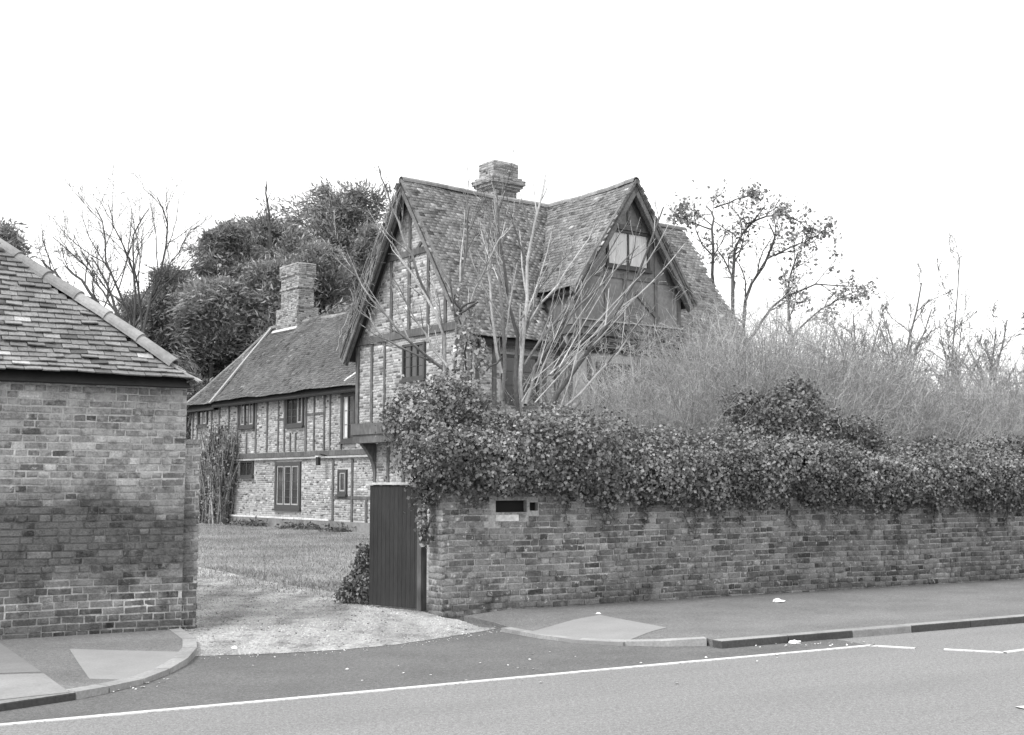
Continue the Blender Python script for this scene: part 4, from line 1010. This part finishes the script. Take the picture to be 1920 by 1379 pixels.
st = [[ony(*q, 67) for q in s] for s in ([(512,620), (511,480), (505,400), (500,360), (498,345)],)]
bare_tree('dead_leader', 'thin bare stem poking out above the evergreens', 'tree', st, 303, levels=((7, .08, .16),), r0=.1, rmin=.02)
# ---- tree with sparse leaf clusters at the right of the house
Y = 44
st = [[ony(*q, Y) for q in s] for s in ([(1392,800), (1392,650), (1388,590), (1392,540), (1425,505), (1455,478), (1458,440), (1440,425)], [(1375,760), (1368,620), (1368,540), (1375,480), (1395,450), (1400,420), (1425,400)],
      [(1368,700), (1345,600), (1327,500), (1332,430), (1340,400), (1330,378)], [(1480,760), (1478,640), (1480,560), (1494,500), (1500,470)], [(1455,478), (1500,455), (1535,440), (1560,420)], [(1392,650), (1430,600), (1480,545), (1530,530), (1580,545)],
      [(1400,420), (1450,400), (1500,400), (1530,430)], [(1332,430), (1310,410), (1285,400), (1265,410)], [(1340,390), (1370,385), (1400,375), (1420,368)], [(1478,640), (1530,590), (1570,560), (1600,550)])]
for s in st:
    for k, p in enumerate(s): p[1] += 0 if k == 0 else math.sin(k*1.3+s[-1][0])*1.0
bare_tree('sparse_tree', 'crooked tree with last leaf clusters right of the house', 'tree', st, 310, levels=((9, .2, .36), (7, .3, .55), (4, .35, .6)), r0=.085, leafn=2, leaf_s=.14, rmin=.009, wob=.25, up=.03)
# ---- bare trees far right
for k, (lab, base, tops) in enumerate((('bare forked tree standing above the thicket, farther left', (1690, 800), [(1715,540), (1745,580), (1660,600), (1690,590)]), ('bare tree with thin upright stem above the thicket', (1787, 800), [(1787,490), (1760,600), (1820,590)]), ('bare low tree near the right edge above the thicket', (1860, 800), [(1850,620), (1890,600), (1830,640)]), ('bare tree with drooping twigs right of the leafy tree', (1610, 800), [(1640,610), (1600,590), (1570,600), (1660,650)]))):
    st = []; yy = 40+k*1.5
    for i, tq in enumerate(tops+[(base[0]+dx_, 600+abs(dx_)) for dx_ in (-45, 38)]):
        b0 = ony(base[0], base[1], yy); t_ = ony(*tq, yy); m1 = b0*.5+t_*.5; m1[0] = b0[0]*.7+t_[0]*.3; t_[1] += (i-1)*.8
        st.append([b0, b0*.75+m1*.25, m1, t_])
    bare_tree('bare_tree', lab, 'tree', st, 320+k, levels=((11, .25, .5), (7, .3, .55), (5, .3, .6)), r0=.075 if k != 1 else .05, m='twig_far', rmin=.009, wob=.22)
# ---- twiggy thicket behind the wall: three kinds of shrub, repeated
def shrub_mesh(seed, H, spread, n=120):
    r = np.random.default_rng(seed); tb = Tub()
    a = r.uniform(0, 6.28, n); rad = r.uniform(0, .35, n); p = np.column_stack([np.cos(a)*rad, np.sin(a)*rad, np.zeros(n)])
    d = np.column_stack([np.cos(a)*spread*r.uniform(.05, .9, n), np.sin(a)*spread*r.uniform(.05, .9, n), np.ones(n)])
    P = walk(p, d, H*r.uniform(.55, 1.08, n), 7, r, .14, .03); R = np.linspace(.012, .004, 7)[None].repeat(n, 0)*r.uniform(.6, 1.3, (n, 1)); tb.add(P, R, 4, r.uniform(.6, 1.4, n))
    P1, R1 = spawn(P, R, 11, r, .2, 1, (.35, 1.15), (.16, .36), 6, .3, .05, rr=.6, rmin=.0033); tb.add(P1, R1, 3, r.uniform(.6, 1.5, len(P1)))
    P2, R2 = spawn(P1, R1, 5, r, .15, 1, (.4, 1.2), (.3, .65), 4, .35, .02, rr=.7, rmin=.0028); tb.add(P2, R2, 3, r.uniform(.6, 1.6, len(P2)))
    o = tb.build('twigs', 'twig', None); me = o.data; bpy.data.objects.remove(o); return me
SH = [shrub_mesh(401, 3.9, .5), shrub_mesh(402, 3.6, .7), shrub_mesh(403, 4.2, .4)]
def shrub(px, dist_b, H, k, label):
    """put a shrub on the line px, b metres from the road frame origin, so tall (m)"""
    q = RD.ony(px, 905, dist_b); P = RD.w(q[0], q[1], .05); t = thing('bare_shrub', label, 'shrub', tuple(P), random.uniform(0, 6), 'bare twiggy shrubs of the thicket behind the wall')
    o = link('twigs', SH[k % 3], 'twig', t); s = H/4.0; o.scale = (s*random.uniform(.9, 1.15), s*random.uniform(.9, 1.15), s); tag(o, kind='stuff')
lab = 'pale bare twiggy shrub in the dense thicket above the garden wall'
for i, (px, b, H) in enumerate(((1120, 16.0, 3.2), (1180, 17.0, 3.5), (1235, 16.2, 3.5), (1290, 17.3, 4.5), (1340, 16.2, 4.3), (1385, 17.6, 4.8), (1425, 16.4, 4.2), (1480, 17.8, 4.7), (1520, 16.4, 4.4), (1575, 17.6, 4.6), (1620, 16.2, 3.5), (1680, 17.0, 3.4), (1730, 16.0, 3.3), (1790, 17.2, 3.6), (1850, 16.2, 3.6), (1905, 17.2, 4.0), (1970, 16.4, 4.0), (2050, 17, 4.0), (1080, 16.6, 2.7), (1650, 18.4, 3.9), (1760, 18.6, 3.8), (1410, 19, 4.7), (1300, 18.8, 4.5), (1150, 15.2, 2.7), (1210, 15.2, 2.9), (1265, 15.4, 3.2), (1325, 15.2, 3.3), (1400, 15.2, 3.4), (1460, 15.2, 3.6), (1555, 15.2, 3.6), (1600, 17, 4.3), (1640, 15.2, 3.2), (1700, 15.3, 3.1), (1770, 15.2, 3.2), (1820, 18, 4.0), (1880, 15.2, 3.3), (1940, 18.2, 4.4), (1350, 19.5, 4.8), (1500, 19.5, 5.0), (1560, 20, 5.0), (1700, 20, 4.4), (1850, 20, 4.6))):
    shrub(px, b, H, i, lab)
# ---- ivy: leaves spread over lumpy volumes
def ivy_blobs(blobs, dens, size, r, frame=RD):
    """blobs: (a,b,z,ra,rb,rz) in the road frame; leaves on their outsides"""
    pts = []; nr = []; ct = []
    B = np.array(blobs)
    for i, q in enumerate(B):
        area = 4*math.pi*((q[3]*q[4])**1.6/3+(q[3]*q[5])**1.6/3+(q[4]*q[5])**1.6/3)**(1/1.6); n = int(area*dens)
        d = unit(r.normal(size=(n, 3))); rad = 1-np.abs(r.normal(size=n))*.16+r.normal(size=n)*.05+np.where(r.random(n) < .06, r.uniform(0, .4, n), 0)
        lump = 1+.17*np.sin(d[:, 0]*7+i)*np.sin(d[:, 2]*8+i*2)+.14*np.sin(d[:, 1]*9+d[:, 0]*6+i)+.08*np.sin(d[:, 2]*15+d[:, 0]*13+i*3)
        p = q[:3]+d*q[3:]*(rad*lump)[:, None]
        keep = np.ones(n, bool)
        for j, k in enumerate(B):
            if j != i: keep &= (((p-k[:3])/k[3:])**2).sum(1) > .55
        keep &= p[:, 2] > .12; keep &= ~((p[:, 0] > 7.08) & (p[:, 0] < 7.85) & (p[:, 2] < 1.43) & (p[:, 1] < 12.85))
        pts.append(p[keep]); nr.append(d[keep]/q[3:]); ct.append(np.full(keep.sum(), r.uniform(.8, 1.2)))
    pts = np.concatenate(pts); nr = unit(np.concatenate(nr)); ct = np.concatenate(ct)
    W = np.column_stack([pts[:, 0]*frame.c-pts[:, 1]*frame.s, pts[:, 0]*frame.s+pts[:, 1]*frame.c, pts[:, 2]])
    NN = np.column_stack([nr[:, 0]*frame.c-nr[:, 1]*frame.s, nr[:, 0]*frame.s+nr[:, 1]*frame.c, nr[:, 2]])
    return W, NN, ct
def ivy(name, label, cat, blobs, dens, size, seed, m='ivy_leaf', stems=0, tone=(.4, 1.7)):
    r = np.random.default_rng(seed); W, NN, ct = ivy_blobs(blobs, dens, size, r); c = np.array([W[:, 0].mean(), W[:, 1].mean(), .05])
    t = thing(name, label, cat, tuple(c)); V, tn = leaves(W-c, size, r, .95, nrm=NN, tone=tone, ctone=ct, fold=.35); leaf_mesh('foliage', V, tn, m, t)
    # woody core stems
    B = np.array(blobs); tb = Tub(); n = max(6, len(B)*2); k = r.integers(0, len(B), n)
    p0 = np.array([RD.w(*(B[j, :3]+r.normal(size=3)*np.array([.25, .06, 0])*[B[j, 3]*2, 1, 1])) for j in k])-c; p0[:, 2] -= B[k, 5]*.8
    P = walk(p0, np.column_stack([r.normal(size=n)*.5, r.normal(size=n)*.2, np.ones(n)]), B[k, 5]*1.3, 6, r, .25); tb.add(P, np.full((n, 6), .014), 5); tag(tb.build('stems', 'bark', t), kind='stuff')
    return t
r = np.random.default_rng(77); bl = []
a = 6.75
while a < 26:
    s = r.uniform(.75, 1.15)
    zt = 2.1+.12*math.sin(a*1.7)+r.normal()*.07 - .045*max(0, a-10)
    bl.append((a, 12.88+r.normal()*.05, zt-.3, .5*s, .38*s, .4)); bl.append((a+.2, 13.3, zt-.3, .5, .45, .55))
    bl.append((a+r.normal()*.1, 12.72, max(1.3, 1.6-.13*(a-6.5))+.33+r.normal()*.05, .42, .22, .32*r.uniform(.85, 1.2))); a += .52
ivy('wall_ivy', 'dense dark ivy hedge spilling along the top of the garden wall', 'ivy', bl, 1900, .038, 501, tone=(.5, 1.5))
def bpx(px, py, b, ra, rb, rz): q = RD.ony(px, py, b); return (q[0], b, q[2], ra, rb, rz)
bl = [bpx(800, 790, 13.7, .5, .5, .45), bpx(855, 775, 13.6, .48, .42, .42), bpx(762, 785, 13.9, .26, .3, .3), bpx(895, 810, 13.4, .45, .38, .36), bpx(830, 850, 13.3, .55, .4, .4), bpx(845, 730, 13.8, .24, .26, .24), bpx(805, 850, 13.3, .26, .3, .3), bpx(950, 830, 13.4, .3, .3, .26)]
ivy('ivy_bush', 'big leafy ivy mound spilling over the wall end above the gate', 'ivy', bl, 1700, .04, 502, tone=(.5, 1.7))
bl = [bpx(1480, 785, 13.7, .5, .42, .42), bpx(1440, 810, 13.5, .45, .4, .33), bpx(1540, 810, 13.6, .5, .4, .33), bpx(1495, 742, 13.9, .28, .3, .26), bpx(1600, 820, 13.6, .5, .4, .3), bpx(1400, 765, 14.2, .35, .35, .25)]
ivy('ivy_bush', 'dark rounded ivy mound rising from the middle of the wall', 'ivy', bl, 1500, .04, 503, tone=(.35, 1.1))
bl = [bpx(1750, 852, 14.2, .6, .5, .26), bpx(1830, 856, 14.0, .6, .5, .22), bpx(1900, 846, 14.2, .6, .5, .26), bpx(1690, 856, 14.0, .5, .4, .22)]
ivy('ivy_bush', 'dark low bush behind the wall ivy toward the right edge', 'bush', bl, 650, .05, 504, tone=(.3, 1.2))
# ivy clothing the old stump beside the gable, with its dead stems
bl = [bpx(866, 655, 14.6, .13, .13, .36), bpx(886, 610, 14.7, .1, .1, .26), bpx(860, 565, 14.7, .07, .07, .24), bpx(900, 670, 14.5, .12, .12, .24), bpx(1060, 800, 13.9, .4, .3, .2)]
ivy('ivy_stump', 'ivy-clad old stems in front of the gable eaves', 'ivy', bl, 480, .045, 505, tone=(.8, 2.6))
bl = [bpx(674, 1100, 14.5, .17, .2, .26), bpx(684, 1060, 14.6, .13, .16, .24), bpx(652, 1115, 14.6, .14, .16, .13), bpx(690, 1115, 14.3, .13, .13, .2)]
ivy('bush', 'small leafy bush beside the foot of the open gate', 'bush', bl, 2300, .034, 506, 'bush_leaf', tone=(.4, 2.0))
bl = [bpx(792, 975, 12.98, .05, .07, .18), bpx(796, 1000, 12.95, .05, .06, .14), bpx(790, 915, 13.05, .045, .05, .16)]
ivy('ivy_trail', 'trailing ivy hanging between the gate and the wall end', 'ivy', bl, 1400, .045, 507, tone=(.6, 2.2))
# strands of ivy hanging down the face of the wall
r = np.random.default_rng(508); n = 26; av = r.uniform(7.95, 17, n); zt = np.maximum(1.3, 1.6-.13*(av-6.5))+.05; Ls_ = r.uniform(.08, .42, n)
c0 = RD.w(9, 12.77, .05); t = thing('ivy_strands', 'loose ivy strands hanging below the hedge on the wall face', 'ivy', tuple(c0)); tb = Tub()
P = np.zeros((n, 6, 3)); 
for i_ in range(n):
    for k in range(6): P[i_, k] = RD.w(av[i_]+.05*math.sin(k*1.3+i_)*k/5+.1*k/5*math.sin(i_*2.1), 12.775-.01*r.random(), zt[i_]+.15-(Ls_[i_]+.15)*k/5)-c0
tb.add(P, np.full((n, 6), .004), 4); tag(tb.build('stems', 'bark', t), kind='stuff')
q = P[r.integers(0, n, 1500), r.integers(1, 6, 1500)]+r.normal(size=(1500, 3))*np.array([.03, .012, .035]); V, tn = leaves(q, .036, r, .9, tone=(.5, 1.6)); leaf_mesh('foliage', V, tn, 'ivy_leaf', t)
# creeper against the range
r = np.random.default_rng(9); cz = HF.w(RX-.35, rfc.px(418, 960)[0], .05); t = thing('creeper_column', 'ragged dead creeper column against the range wall', 'creeper', tuple(cz)); tb = Tub()
P0 = np.array([HF.w(RX-.25+r.normal()*.15, rfc.px(x, 960)[0], .05) for x in np.concatenate([r.normal(410, 4, 130), r.normal(429, 4.5, 130)])])-cz
D0 = np.array([HF.w(0, -.12, 0)-HF.w(0, 0, 0)]*260)*1.0; D0[:, 2] = 1
P = walk(P0, D0, r.uniform(1.8, 3.9, 260), 8, r, .06); tb.add(P, np.linspace(.045, .014, 8)[None].repeat(260, 0), 4, r.uniform(.3, 1.2, 260))
P1, R1 = spawn(P, np.full((260, 8), .015), 4, r, .1, 1, (.4, 1.2), (.08, .2), 4, .3, -.1); tb.add(P1, R1, 3, r.uniform(.3, 1.1, len(P1))); tb.build('stems', 'twig', t)
pts = P.reshape(-1, 3)[r.integers(0, 260*8, 9000)]+r.normal(size=(9000, 3))*.13; V, tn = leaves(pts, .1, r, .6, tone=(.7, 2.6)); leaf_mesh('foliage', V, tn, 'bush_leaf', t)
# weeds along the plinth
ws = [(RX-.3, rfc.px(x, 985)[0]) for x in (472, 500, 566, 600, 655)]
for k, (x, u) in enumerate(ws):
    P = HF.w(x, u, .06); rr = np.random.default_rng(600+k); t = thing('weed_clump', 'low weed clump at the foot of the range plinth', 'weeds', tuple(P), 0, 'weeds along the plinth')
    n = 260; q = rr.normal(size=(n, 3))*np.array([.3, .3, .09]); q[:, 2] = np.abs(q[:, 2])+.02; V, tn = leaves(q, .12, rr, .4, tone=(.4, 1.4)); leaf_mesh('foliage', V, tn, 'bush_leaf', t)
# ---- multi-stemmed bare tree behind the ivy
def stems_px(L, Y, dy=.0): return [[ony(x, y, Y+dy*math.sin(i*1.9+k*2.3)) for i, (x, y) in enumerate(s)] for k, s in enumerate(L)]
st = stems_px([[(982,905), (985,780), (978,700), (975,600), (985,520), (1000,440), (1012,360), (1028,320)], [(978,905), (970,760), (974,650), (962,560), (946,480), (934,420), (925,385)], [(968,905), (930,790), (942,700), (945,620), (935,520), (925,440), (935,360)],
               [(990,905), (1010,770), (1060,710), (1100,665), (1130,615), (1185,545), (1225,470), (1245,390)], [(975,700), (1010,640), (1060,580), (1120,510), (1165,440)], [(985,760), (1000,690), (1050,620), (1130,530), (1200,460)],
               [(968,660), (990,600), (1040,540), (1090,470), (1120,420)], [(940,700), (920,620), (920,520), (922,440), (918,390)], [(975,600), (1000,560), (1040,500), (1075,470)], [(990,905), (1015,800), (1090,740), (1160,660), (1210,590)]], 17.2, .35)
rs = np.random.default_rng(88); Ls = []
for _ in range(17):
    x0 = rs.uniform(965, 1050); y0 = 760-(x0-965)*.8+rs.normal()*20; L_ = rs.uniform(150, 320); an = rs.uniform(.62, 1.35); x1, y1 = x0+L_*math.cos(an), y0-L_*math.sin(an)
    Ls.append([(x0, y0), (x0*.6+x1*.4+rs.normal()*5, y0*.6+y1*.4), (x1, y1)])
sh = stems_px(Ls, 17.2, .5)
mst = bare_tree('multi_stem_tree', 'bare many-stemmed tree with pale whippy shoots before the house', 'tree', st, 701, 'bark_pale', levels=((9, .14, .4), (5, .25, .5)), r0=.039, up=.1, ang=(.2, .55), wob=.06, rmin=.0035)
tb = Tub(); P = np.array([pline(q, 8) for q in sh])-np.array(mst.location); tb.add(P, np.linspace(.009, .0035, 8)[None].repeat(len(P), 0), 5, rs.uniform(1.1, 2.2, len(P)))
P1, R1 = spawn(P, np.full((len(P), 8), .007), 4, rs, .3, 1, (.2, .5), (.12, .3), 5, .06, .08, rmin=.0035); tb.add(P1, R1, 3, rs.uniform(1, 2.2, len(P1))); tag(tb.build('shoots', 'bark_pale', mst), kind='stuff')
st = stems_px([[(850,905), (845,690), (832,620), (800,555), (765,500), (735,455)], [(850,860), (852,640), (862,560), (872,480), (880,420), (878,390)], [(845,720), (862,620), (890,540), (920,480), (950,430)], [(840,700), (790,660), (750,630), (700,570), (655,500), (628,440)],
               [(800,555), (770,480), (745,420), (722,350), (710,310)], [(850,700), (800,640), (760,560), (735,520)], [(835,690), (770,660), (725,640), (690,600), (660,560)]], 16.6, .3)
bare_tree('bare_tree', 'leaning bare stems rising from the ivy in front of the left gable', 'tree', st, 702, 'bark_pale', levels=((9, .12, .34), (5, .25, .5)), r0=.031, up=.06, ang=(.2, .6), wob=.08, rmin=.0035)
# climber on the left bargeboard
r = np.random.default_rng(12); n = 24; c0 = HF.w(-.5, 2.6, 5.0); t = thing('climber', 'dead climber stems trained along the left gable bargeboard', 'climber', tuple(c0)); tb = Tub(); P = np.zeros((n, 9, 3))
for i in range(n):
    t0 = r.uniform(0, .7); t1 = min(1, t0+r.uniform(.2, .5)); off = r.normal()*.07; of2 = r.normal()*.04
    for k in range(9):
        s = t0+(t1-t0)*k/8; y = RY+RH*(1-s)+off+r.normal()*.02; P[i, k] = HF.w(-.46+of2+r.normal()*.02, y, RZ-(1-s)*RH*TN-.2+off*1.2+r.normal()*.03)-c0
tb.add(P, np.full((n, 9), .012), 4, r.uniform(.6, 1.6, n)); P1, R1 = spawn(P, np.full((n, 9), .009), 4, r, .1, 1, (.3, 1.1), (.1, .28), 5, .25, -.12, rmin=.005); tb.add(P1, R1, 3, r.uniform(.6, 1.6, len(P1))); tb.build('stems', 'twig', t)
# ---- litter
def litter(px, py, z, s, label, seed):
    r = np.random.default_rng(seed); bm = bmesh.new(); bmesh.ops.create_icosphere(bm, subdivisions=2, radius=1)
    for v in bm.verts: v.co = Vector((v.co.x*s*(1+r.normal()*.25), v.co.y*s*.7*(1+r.normal()*.25), max(-.1, v.co.z)*s*.5*(1+r.normal()*.35)))
    me = bpy.data.meshes.new('crumpled_paper'); bm.to_mesh(me); bm.free(); o = link('crumpled_paper', me, 'litter'); P = onz(px, py, z); o.location = (P[0], P[1], z+.005); tag(o, label, 'litter')
litter(1459, 1129, .1, .07, 'crumpled white paper lying on the footway by the wall', 1)
litter(1490, 1207, .005, .06, 'crumpled white paper in the gutter below the dark kerb', 2)
litter(1122, 1152, .09, .03, 'tiny white scrap on the footway at the wall foot', 3)
litter(440, 1217, .02, .035, 'small white scrap at the gravel edge near the kerb corner', 4)
r = np.random.default_rng(15)
pts = np.array([gr(*q, .01) for q in [(x, 1306-(x-140)*.17+r.normal()*4) for x in r.uniform(90, 320, 34)]+[(x, 1208+r.normal()*2.5) for x in r.uniform(1330, 1640, 40)]+[(r.uniform(400, 1500), r.uniform(1215, 1290)) for _ in range(26)]])
V, F = ico(len(pts), .013, r, .4); Wp = np.array([RD.w(*p) for p in pts]); V += Wp[:, None]; v, f, tt = rep(V, F, r.uniform(.5, 2.2, len(pts))); o = npmesh('grit', v, f, 'gravel_stone', None, tt); tag(o, 'scattered pale grit and leaf bits along the gutters', 'grit', kind='stuff')
